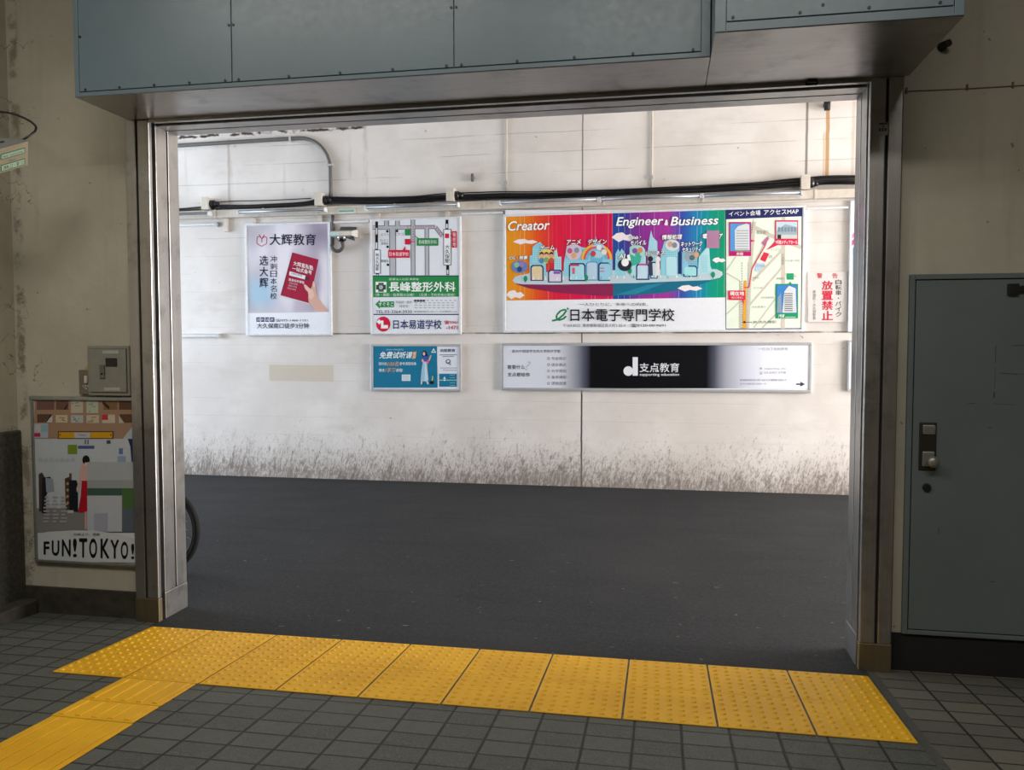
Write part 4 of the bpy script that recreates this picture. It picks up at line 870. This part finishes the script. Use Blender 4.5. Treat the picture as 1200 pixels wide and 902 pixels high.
b = MB(); b.tube([(-1.018, 5.16, 2.99), (-1.016, 5.15, 2.90)]+[(x, 5.13, z) for (x, _, z) in arc((-0.945, 2.89), 0.072, 180, 355, 10)]+[(-0.868, 5.09, 2.93)], 0.022, 12); b.build('flexible_hose', M_HOSE, r)
# left over poster rails (empty hanging place at the left) and short rails
def rail(px0, px1, py, label, hook=True):
    X0, Z = wall_pt(px0, py, 5.17); X1, _ = wall_pt(px1, py, 5.17)
    r = thing('poster_rail', label, 'rail', ((X0+X1)/2, 5.2, Z), 'poster hanging rails')
    b = MB(); b.box(X0, X1, 5.16, 5.2, Z-0.012, Z+0.012, 0.003); b.build('bar', M_WHITEM, r)
    if hook:
        b = MB(); b.cyl((X1-0.03, 5.165, Z+0.012), (0, -1, 0), 0.014, 0.03, 12); b.box(X1-0.012, X1+0.004, 5.13, 5.2, Z-0.03, Z+0.03, 0.003); b.build('hook', M_ALU, r)
rail(195, 255, 264.5, 'short white rail for a missing poster, upper one at the left')
rail(195, 258, 393.8, 'short white rail for a missing poster, lower one at the left')
rail(391, 432, 260.5, 'short white rail beside the conduit above the security camera', False)
rail(541, 589, 250.5, 'short white rail between the street map sign and the billboard', False)
rail(945, 994, 244.5, 'short white rail right of the billboard access map', False)
# drain stub and small wall stubs
X, Z = wall_pt(969, 124, 5.15)
b = MB(); b.cyl((X, 5.2, Z+0.02), (0, -1, -0.4), 0.030, 0.10, 14); b.cyl((X, 5.13, Z-0.05), (0, 0, 1), 0.032, 0.09, 14, 0.036); o = b.build('drain_stub', simple('rusted_black_iron', '#1f1a17', 0.7), None, origin=(X, 5.2, Z)); tag(o, 'black broken drain pipe stub above the rust streak on the passage wall', 'pipe')
X, Z = wall_pt(553.5, 208, 5.17)
b = MB(); b.cyl((X, 5.17, Z-0.045), (0, 0, 1), 0.018, 0.09, 12); b.box(X-0.02, X+0.02, 5.17, 5.2, Z-0.02, Z+0.02, 0.003); o = b.build('conduit_stub', M_CONDUIT, None, origin=(X, 5.2, Z)); tag(o, 'short grey pipe stub on the bare wall above the junction boxes', 'pipe')
for px, where in ((593, 'above the left end of the billboard'), (763.5, 'above the middle of the billboard')):
    X, Z = wall_pt(px, 190, 5.18)
    r = thing('vertical_wire', f'thin pale vertical wire clipped to the wall {where}', 'wire', (X, 5.2, 3.45), 'vertical wires')
    b = MB(); b.tube([(X, 5.185, 3.46), (X+0.004, 5.185, 3.9), (X, 5.185, 4.98)], 0.010, 8); b.build('wire', simple('painted_wire', '#bdb5ab', 0.6), r)
    b = MB(); b.box(X-0.022, X+0.022, 5.165, 5.2, 3.56, 3.60, 0.003); b.build('clip', M_ALU, r)

# ------------------------------------------------------------------ bicycle standing behind the left guide rail
def bicycle():
    yb = 1.05; rr = 0.325; xc = -0.656
    r = thing('bicycle', 'bicycle behind the left guide rail, only a black tyre showing', 'bicycle', (-1.2, yb, 0))
    def wheel(x):
        b = MB(); b.tube([(x+(rr-0.0165)*math.cos(2*math.pi*i/48), yb, rr+(rr-0.0165)*math.sin(2*math.pi*i/48)) for i in range(48)], 0.0225, 10, None, True); t = b.build('tyre', M_RUBBER, r)
        b = MB(); b.tube([(x+(rr-0.045)*math.cos(2*math.pi*i/48), yb, rr+(rr-0.045)*math.sin(2*math.pi*i/48)) for i in range(48)], 0.010, 8, None, True); b.build('rim', simple('dark_rim', '#1c1c1e', 0.6), t)
        b = MB()
        for i in range(24): a = 2*math.pi*i/24; b.tube([(x+0.02*math.cos(a+.5), yb+(0.025 if i % 2 else -0.025), rr+0.02*math.sin(a+.5)), (x+(rr-0.045)*math.cos(a), yb, rr+(rr-0.045)*math.sin(a))], 0.0011, 4)
        b.build('spokes', M_CHROME, t)
        b = MB(); b.cyl((x, yb-0.045, rr), (0, 1, 0), 0.022, 0.09, 14); b.build('hub', M_CHROME, t)
    wheel(xc); wheel(xc-1.08)
    hb, hf = xc, xc-1.08
    bbk = (xc-0.44, yb, 0.29); st = (xc-0.30, yb, 0.80); hd = (xc-0.88, yb, 0.82); hd2 = (xc-0.94, yb, 0.64)
    b = MB()
    for p, q, rad in ((bbk, st, 0.016), (bbk, hd2, 0.02), (st, hd, 0.015), (hd, hd2, 0.02)): b.tube([p, q], rad, 12)
    for s in (-0.05, 0.05): b.tube([(hb, yb+s, rr), (bbk[0], yb+s*.4, bbk[2])], 0.010, 8); b.tube([(hb, yb+s, rr), (st[0]+0.02, yb+s*.4, 0.74)], 0.009, 8); 
    b.build('frame', simple('dark_blue_frame_paint', '#26324a', 0.35), r)
    b = MB()
    for s in (-0.05, 0.05): b.tube([(hd2[0], yb+s*.6, hd2[2]), (hf+0.03, yb+s, 0.45), (hf, yb+s, rr)], 0.010, 8)
    b.build('fork', M_CHROME, r)
    b = MB(); b.tube([(hd[0], yb, hd[2]), (hd[0]+0.03, yb, 0.98)], 0.012, 10); b.tube([(hd[0]+0.18, yb-0.28, 1.0), (hd[0]+0.05, yb-0.2, 1.02), (hd[0]+0.03, yb, 0.98), (hd[0]+0.05, yb+0.2, 1.02), (hd[0]+0.18, yb+0.28, 1.0)], 0.011, 10); b.build('handlebar', M_CHROME, r)
    b = MB(); b.tube([st, (st[0]+0.03, yb, 0.92)], 0.013, 10); b.build('seat_post', M_CHROME, r)
    b = MB(); b.prism([(st[0]+0.16, yb-0.09), (st[0]+0.17, yb+0.09), (st[0]+0.02, yb+0.05), (st[0]-0.12, yb+0.02), (st[0]-0.12, yb-0.02), (st[0]+0.02, yb-0.05)], 'z', 0.92, 0.965); b.build('saddle', M_RUBBER, r)
    b = MB(); b.cyl((bbk[0], yb-0.055, bbk[2]), (0, 1, 0), 0.085, 0.006, 24); b.tube([(bbk[0], yb-0.06, bbk[2]), (bbk[0]-0.12, yb-0.07, bbk[2]-0.11)], 0.009, 8); b.tube([(bbk[0], yb+0.06, bbk[2]), (bbk[0]+0.12, yb+0.07, bbk[2]+0.11)], 0.009, 8); b.build('crank', M_CHROME, r)
    b = MB(); b.tube([(bbk[0]+0.06, yb+0.05, 0.27), (bbk[0]+0.16, yb+0.17, 0.006)], 0.008, 8); b.build('kickstand', M_CHROME, r)
bicycle()

# ================================================================== HALL SIDE
YH = 0.15
# ---- travel poster at the left
fx0, fx1, fz0, fz1 = -0.885, -0.1635, 0.314, 1.348
r = thing('poster', 'silver framed FUN!TOKYO! travel poster on the beige wall at the lower left', 'poster', ((fx0+fx1)/2, YH, fz0))
b = MB(); fw = 0.020
b.box(fx0-0.008, fx1, YH-0.032, YH, fz1-fw, fz1+0.006, 0.006); b.box(fx0, fx1, YH-0.028, YH, fz0, fz0+fw, 0.005); b.box(fx0, fx0+fw, YH-0.028, YH, fz0+fw, fz1-fw, 0.005); b.box(fx1-0.006, fx1, YH-0.028, YH, fz0+fw, fz1-fw, 0.001)
b.build('frame', M_SILVERF, r)
b = MB(); b.box(fx0+fw, fx1-0.006, YH-0.020, YH, fz0+fw, fz1-fw); b.build('backing_panel', pcol('#c8ccd0'), r)
a = Art(YH-0.020).crop(30, 400, 1128/150, 902/120)
a.l = 1; a.rect(78, 515, 960, 860, '#9a7c66')
a.l = 2; a.rect(100, 520, 255, 600, '#6f504c'); a.rect(270, 520, 380, 600, '#6a4c42'); a.rect(104, 640, 235, 712, '#5c4238'); a.rect(690, 520, 810, 600, '#7b5c44'); a.rect(825, 520, 960, 600, '#5e4232'); a.rect(830, 640, 960, 715, '#5e4232')
for x0, y0, x1, y1, c in ((402, 520, 508, 630, '#b3ac9c'), (538, 520, 642, 630, '#a9b39c'), (268, 648, 372, 714, '#c0b294'), (402, 648, 510, 716, '#aab0ae'), (538, 648, 648, 718, '#bcae96'), (676, 644, 790, 718, '#c2b4a2')): a.rect(x0, y0, x1, y1, c)
a.l = 3; a.poly([(340, 600), (372, 545), (372, 560), (352, 600)], '#241c18'); a.poly([(170, 712), (225, 645), (238, 645), (238, 712)], '#b9b4b4'); a.poly([(172, 712), (228, 640), (236, 648), (186, 712)], '#1d1714'); a.poly([(680, 520), (680, 550), (740, 600), (740, 570)], '#3b2a20'); a.poly([(825, 650), (825, 718), (872, 718)], '#b9b0a8')
a.rect(676, 644, 728, 690, '#b8343c')
for (x0, y0, x1, y1) in ((402, 520, 508, 630), (538, 520, 642, 630), (268, 648, 372, 714), (402, 648, 510, 716), (538, 648, 648, 718)):
    for k in range(5): x = random.uniform(x0+8, x1-30); y = random.uniform(y0+8, y1-14); a.rect(x, y, x+random.uniform(12, 26), y+7, random.choice(['#6d8a72', '#a05a50', '#7c7468', '#5f7c98']))
a.rect(80, 722, 202, 850, '#a3b0b8'); a.l = 4; a.rect(80, 806, 134, 838, '#b02a4c'); a.rect(140, 730, 196, 796, '#88a6b4'); a.rect(84, 734, 132, 792, '#c0b0b4')
a.l = 3; a.rect(288, 790, 776, 856, '#3a332a'); a.l = 4; a.rect(296, 798, 768, 850, '#c8961c'); a.l = 5; a.rect(434, 802, 572, 850, '#b4b4bc'); a.text('Tokyo', 470, 812, 536, 838, '#6c7ca8', 0.01)
for x in (308, 754): a.ell(x, 822, 6, 8, '#4a3a18', 10)
a.crop(0, 480, 624/180, 902/260)
a.l = 1; a.rect(140, 118, 556, 400, '#b4bac0'); a.rect(150, 400, 556, 500, '#7d7a7a')
a.l = 2; a.rect(276, 142, 314, 180, '#6f8a2c'); a.rect(318, 146, 384, 158, '#4a568c'); a.rect(345, 122, 350, 140, '#4a5a6a'); a.rect(356, 122, 361, 140, '#4a5a6a'); a.rect(434, 124, 450, 138, '#3c4a58'); a.rect(484, 156, 500, 180, '#5c74a0'); a.poly([(520, 118), (556, 90), (556, 212), (535, 212), (530, 150)], '#26335e'); a.rect(478, 188, 512, 212, '#8a9cb4'); a.poly([(500, 118), (536, 70), (556, 60), (556, 118)], '#a9b0b6')
for k in range(7): a.rect(158+22*k, 196+3*(k % 2), 174+22*k, 210, '#a8aeb5')
# ticket gates
a.poly([(158, 262), (172, 254), (186, 280), (186, 410), (160, 414)], '#4b3a30'); a.poly([(172, 276), (206, 272), (212, 300), (188, 350), (188, 420), (170, 420)], '#22242c')
a.poly([(264, 280), (282, 272), (292, 282), (294, 406), (268, 406)], '#4b3a30'); a.poly([(282, 286), (312, 286), (318, 306), (318, 416), (284, 410)], '#1e2028'); a.rect(282, 258, 292, 280, '#5a4a40')
a.l = 3; a.poly([(186, 276), (216, 280), (222, 330), (190, 336)], '#8f96a0')
for y in (300, 326, 352, 378): a.ell(276, y, 5, 6, '#a89468', 10)
a.rect(276, 408, 300, 420, '#b8b8b4')
for k in range(8):
    for q in range(3): a.rect(176+34*q+random.uniform(0, 8), 352+14*k, 196+34*q+random.uniform(0, 12), 359+14*k, '#9a9ca0')
# woman seen from behind
a.l = 4; a.poly([(324, 250), (334, 222), (366, 222), (372, 260), (368, 290), (330, 290), (320, 330), (314, 336), (312, 320), (322, 290)], '#c9a49c'); a.ell(351, 204, 15, 19, '#1d1a1c', 18)
a.l = 5; a.poly([(334, 288), (362, 288), (366, 410), (330, 418), (320, 412), (330, 350)], '#a81824'); a.poly([(346, 214), (360, 214), (360, 226), (346, 226)], '#d8b4a4'); a.poly([(346, 414), (356, 414), (355, 486), (346, 486)], '#c09a8c')
# blurred gate, green band and board at the right
a.l = 5; a.rect(357, 212, 552, 495, '#a5a9ad'); a.l = 6; a.rect(357, 318, 500, 348, '#3c5a4c'); a.rect(357, 348, 498, 495, '#b0b4bc'); a.rect(498, 300, 556, 400, '#4a6a3e'); a.rect(498, 400, 556, 495, '#56616a'); a.rect(357, 285, 552, 318, '#969a98'); a.rect(385, 420, 440, 495, '#9a9eae')
# white swoosh with the lettering
a.l = 7; a.poly([(158, 502), (200, 495), (300, 489), (380, 490), (460, 500), (520, 514), (556, 526), (556, 620), (164, 616)], '#bfc3c6')
a.l = 8; a.text('伝統より、感動', 303, 500, 410, 511, '#3c3c40', 0.0)
for ch, x0, x1, y0, y1 in (('F', 181, 205, 534, 588), ('U', 214, 245, 529, 592), ('N', 255, 291, 525, 595), ('!', 300, 316, 522, 598), ('T', 325, 358, 521, 600), ('O', 366, 398, 521, 602), ('K', 412, 448, 522, 603), ('Y', 452, 487, 527, 604), ('O', 494, 524, 534, 606), ('!', 536, 549, 543, 606)): a.text(ch, x0, y0, x1, y1, '#15161a', 0.006 if ch == '!' else 0.026)
a.build(r)

# ---- grey control cabinet, switch plate
X0, X1, Z0, Z1 = -0.463, -0.180, 1.362, 1.664
r = thing('control_cabinet', 'small grey control cabinet on the beige wall above the travel poster', 'cabinet', ((X0+X1)/2, YH, Z0))
b = MB(); b.box(X0, X1, 0.105, YH, Z0, Z1, 0.004); b.build('body', M_GREY, r)
b = MB(); b.box(X0+0.018, X1-0.018, 0.097, 0.1045, Z0+0.022, Z1-0.020, 0.003); d = b.build('door', M_GREY, r)
b = MB(); b.box(X0+0.016, X1-0.016, 0.1035, 0.1055, Z0+0.020, Z1-0.018); b.build('door_gap', M_BLACK, r)
def pr(px0, py0, px1, py1, y): (xa, za), (xb, zb) = wall_pt(px0, py0, y), wall_pt(px1, py1, y); return min(xa, xb), max(xa, xb), min(za, zb), max(za, zb)
def plate(px, y0, y1, m, name, par, bev=0.001):
    x0, x1, z0, z1 = pr(*px, y0); b = MB(); b.box(x0, x1, y0, y1, z0, z1, bev); return b.build(name, m, par)
C = lambda x, y: (30+x/7.52, 400+y/7.517)
plate((*C(702, 146), *C(806, 222)), 0.0945, 0.0975, simple('black_window', '#0a0a0c', 0.15), 'window', d)
plate((*C(678, 80), *C(818, 108)), 0.0955, 0.0975, pcol('#a5a59e'), 'name_strip', d, 0); plate((*C(690, 406), *C(832, 434)), 0.0955, 0.0975, pcol('#a5a59e'), 'name_strip', d, 0)
plate((*C(648, 206), *C(694, 326)), 0.089, 0.0975, simple('dull_latch', '#6e6c66', 0.4, 0.6), 'latch', d, 0.002)
x, z = wall_pt(*C(668, 285), 0.085); b = MB(); b.cyl((x, 0.089, z), (0, -1, 0), 0.006, 0.004, 12); b.build('keyhole', M_BLACK, d)
r = thing('switch_plate', 'brownish key switch plate left of the grey control cabinet', 'switch', (-0.52, YH, 1.37))
x0, x1, z0, z1 = pr(*C(466, 250), *C(586, 466), 0.125)
b = MB(); b.box(x0, x1, 0.125, YH, z0, z1, 0.003); b.build('plate', simple('brown_grey_plate', '#6d6558', 0.45, 0.3), r)
plate((*C(512, 302), *C(538, 368)), 0.112, 0.1255, simple('pale_lever', '#bdb8ac', 0.4), 'lever', r, 0.003)
for i, (xx, yy) in enumerate(((500, 388), (520, 384), (540, 388), (516, 404), (552, 424), (528, 412))):
    plate((*C(xx, yy), *C(xx+14, yy+9)), 0.1245, 0.1255, pcol('#b3ada0'), 'marking', r, 0)
x0, x1, z0, z1 = pr(*C(518, 212), *C(582, 252), 0.14)
b = MB(); b.prism([(x0, z0), (x1, z0), (x1, z1-0.01), (x1-0.02, z1), (x0+0.02, z1)], 'y', 0.138, YH); b.build('yellow_tab', simple('dull_yellow_tab', '#a8892c', 0.6), r)

# ---- hanging exit sign at the upper left, tilted down
A = Vector((-0.474, -0.30, 2.783))
r = thing('direction_sign', 'small cream sign box with green framed labels at the upper left edge', 'sign', A)
rot = Matrix(((0.374050, -0.753313, 0.540931), (0.816243, -0.009481, -0.577631), (0.440265, 0.657594, 0.611340)))
# local frame: x along the face to the right, z up the face, y into the box; A is the upper right front corner
W_, H_ = 0.34, 0.168
def loc(x, y, z): return A+rot@Vector((x, y, z))
def lbox(b, x0, x1, y0, y1, z0, z1, m=None, bev=0.0):
    c = Vector(((x0+x1)/2, (y0+y1)/2, (z0+z1)/2)); cc = A+rot@c
    b.box(cc.x-(x1-x0)/2, cc.x+(x1-x0)/2, cc.y-(y1-y0)/2, cc.y+(y1-y0)/2, cc.z-(z1-z0)/2, cc.z+(z1-z0)/2, bev, m, rot)
b = MB(); b.prism([(-W_, 0.004), (0, 0.004), (0, 0.03), (-0.05, 0.05), (-W_, 0.17)], 'z', -H_, 0)
for v in b.bm.verts: v.co = loc(*v.co)
b.build('housing', simple('grey_steel_housing', '#6c6c66', 0.5), r)
b = MB(); lbox(b, -W_, 0, 0, 0.004, -H_, 0, None, 0.0015); f = b.build('face_plate', M_CREAM, r)
G1 = pcol('#3f7a52'); G2 = pcol('#b2c4b0')
for (z0, z1) in ((-0.074, -0.034), (-0.158, -0.110)):
    b = MB(); lbox(b, -0.158, -0.018, -0.001, 0.0, z0, z1, G1); lbox(b, -0.153, -0.023, -0.0018, -0.0009, z0+0.006, z1-0.006, G2); b.build('label_panel', None, f)
def ltext(t, x0, x1, z0, z1, col, bold=0.0):
    V, F = glyphs(t, 0.0); ax = min(v[0] for v in V); bx = max(v[0] for v in V); ay = min(v[1] for v in V); by = max(v[1] for v in V)
    b = MB(); vs = [b.bm.verts.new(loc(x0+(x1-x0)*(u-ax)/(bx-ax), -0.0026, z0+(z1-z0)*(v-ay)/(by-ay))) for u, v in V]
    for q in F:
        try: b.bm.faces.new([vs[i] for i in q])
        except ValueError: pass
    b.build('lettering', pcol(col), f)
ltext('North・South & Center', -0.146, -0.030, -0.062, -0.046, '#3c5a48'); ltext('Gate', -0.11, -0.075, -0.098, -0.088, '#5a4438'); ltext('改札口・駅 ロ', -0.144, -0.030, -0.148, -0.120, '#3c6a4c')
for (x, y) in ((-0.12, 0.045), (-0.17, 0.03), (-0.17, 0.075), (-0.24, 0.05)): b = MB(); lbox(b, x-0.016, x+0.016, y-0.005, y+0.005, -0.001, 0.0012); b.build('vent_slot', M_BLACK, r)
def sp(px, py, d):                                  # a point of the cord, d metres in front of the wall
    X, Z = wall_pt(px, py, YH-d); return Vector((X, YH-d, Z))
b = MB(); p0 = loc(-0.012, 0.025, -0.002)
ctrl = [p0, sp(36, 158, .42), sp(41, 154, .40), sp(42.5, 150, .38), sp(41, 146.5, .36), sp(36, 142.5, .33), sp(29, 138.5, .30), sp(20, 134.8, .26), sp(10, 132.2, .22), sp(0, 130.8, .18), sp(-14, 130, .12)]
b.tube(ctrl, 0.0062, 10); b.build('power_cord', M_CABLE, r)
b = MB(); p = loc(-0.30, 0.10, -0.06); b.tube([p, (-0.90, p.y+0.03, p.z+0.02), (-1.0, p.y+0.03, p.z+0.02)], 0.014, 10); b.build('wall_arm', M_CONDUIT, r)

# ---- grey steel door at the right
DX0, DX1, DZ0, DZ1 = 4.205, 5.04, 0.187, 1.992
r = bpy.data.objects.new('door_1', None); COL.objects.link(r); r.location = ((DX0+DX1)/2, YH, DZ0); r['kind'] = 'structure'
b = MB(); fw = 0.026
b.box(DX0-fw, DX0, 0.128, YH, DZ0, DZ1+fw, 0.003); b.box(DX1, DX1+fw, 0.128, YH, DZ0, DZ1+fw, 0.003); b.box(DX0, DX1, 0.128, YH, DZ1, DZ1+fw, 0.003); b.box(DX0, DX1, 0.128, YH, DZ0, DZ0+0.022, 0.003)
b.build('door_frame', M_DOOR, r)
b = MB(); b.box(DX0, DX1, 0.142, YH, DZ0, DZ1); b.build('door_gap', M_BLACK, r)
b = MB(); b.box(DX0+0.005, DX1-0.005, 0.132, 0.1425, DZ0+0.027, DZ1-0.005, 0.002); lf = b.build('door_leaf', M_DOOR, r)
b = MB(); b.box(DX0+0.034, DX0+0.115, 0.126, 0.1325, 1.032, 1.276, 0.004); hp = b.build('lock_plate', simple('dark_bronze_lock_plate', '#353029', 0.45, 0.4), lf)
b = MB(); b.box(DX0+0.048, DX0+0.108, 0.120, 0.1265, 1.215, 1.264, 0.006); b.cyl((DX0+0.058, 0.120, 1.238), (0, -1, 0), 0.004, 0.003, 10); b.cyl((DX0+0.098, 0.120, 1.238), (0, -1, 0), 0.004, 0.003, 10); b.build('upper_escutcheon', simple('dull_zinc', '#8d8d87', 0.4, 0.6), hp)
b = MB(); b.box(DX0+0.048, DX0+0.106, 0.116, 0.1265, 1.052, 1.130, 0.006); b.build('lower_escutcheon', simple('dull_zinc', '#8d8d87', 0.4, 0.6), hp)
b = MB(); b.cyl((DX0+0.086, 0.118, 1.082), (0, -1, 0), 0.014, 0.03, 14); b.sphere((DX0+0.088, 0.080, 1.082), 0.030, 1, 0.7, 1); b.build('knob', simple('dull_zinc', '#8d8d87', 0.4, 0.6), hp)
b = MB(); b.cyl((DX0+0.076, 0.132, 0.945), (0, -1, 0), 0.021, 0.012, 18, 0.018); b.cyl((DX0+0.076, 0.120, 0.945), (0, -1, 0), 0.012, 0.004, 14); b.build('key_cylinder', simple('dark_steel_catch', '#35322e', 0.4, 0.6), lf)
b = MB(); b.box(DX0+0.42, DX0+0.47, 0.112, 0.1325, 1.91, 1.965, 0.004); b.box(DX0+0.47, DX0+0.60, 0.118, 0.1325, 1.92, 1.955, 0.004); b.build('door_closer', simple('dark_steel_catch', '#35322e', 0.4, 0.6), lf)
b = MB(); a_ = 0.1316
def mark(x0, y0, x1, y1, wd):
    (xa, za), (xb, zb) = wall_pt(x0, y0, a_), wall_pt(x1, y1, a_); L = math.hypot(xb-xa, zb-za); nx, nz = -(zb-za)/L*wd/2, (xb-xa)/L*wd/2
    b.face([(xa+nx, a_, za+nz), (xb+nx, a_, zb+nz), (xb-nx, a_, zb-nz), (xa-nx, a_, za-nz)])
for q in ((1167, 405, 1166.5, 425, .003), (1166.5, 430, 1165.5, 456, .002), (1165.2, 459, 1165, 466, .007), (1172, 437, 1192, 438.5, .004), (1192, 438.5, 1200, 438, .002), (1186, 405, 1200, 404.5, .003), (1164, 473, 1190, 474, .002), (1134, 473, 1143, 472.5, .003), (1157, 501, 1163, 501, .003), (1100, 618, 1100.5, 626, .003), (1160, 682, 1166, 681, .003)): mark(*q)
b.build('scratch', simple('dirty_scratch', '#34383a', 0.7), lf)
# ---- thin wire with clips and the black stub on the right wall
r = thing('wall_wire', 'thin brown wire with small clips along the beige wall right of the shutter box', 'wire', (4.9, YH, 2.925))
b = MB(); b.tube([(4.14, 0.146, 2.928), (4.45, 0.146, 2.925), (4.8, 0.146, 2.927), (6.5, 0.146, 2.925)], 0.0022, 6); b.build('wire', simple('brown_wire', '#5d5040', 0.6), r)
for x in (4.147, 4.425, 4.63, 4.9):
    b = MB(); b.box(x-0.004, x+0.004, 0.138, YH, 2.918, 2.945, 0.001)
    b.build('clip', simple('brown_wire', '#5d5040', 0.6), r)
b = MB(); b.cyl((4.308, YH, 3.136), (0, -1, 0), 0.024, 0.03, 16, 0.018); b.cyl((4.308, 0.12, 3.136), (0.6, -1, 0), 0.017, 0.03, 14); o = b.build('pipe_stub', simple('rusted_black_iron', '#1f1a17', 0.7), None, origin=(4.308, YH, 3.136)); tag(o, 'short black pipe stub on the beige wall beside the right shutter box', 'pipe')
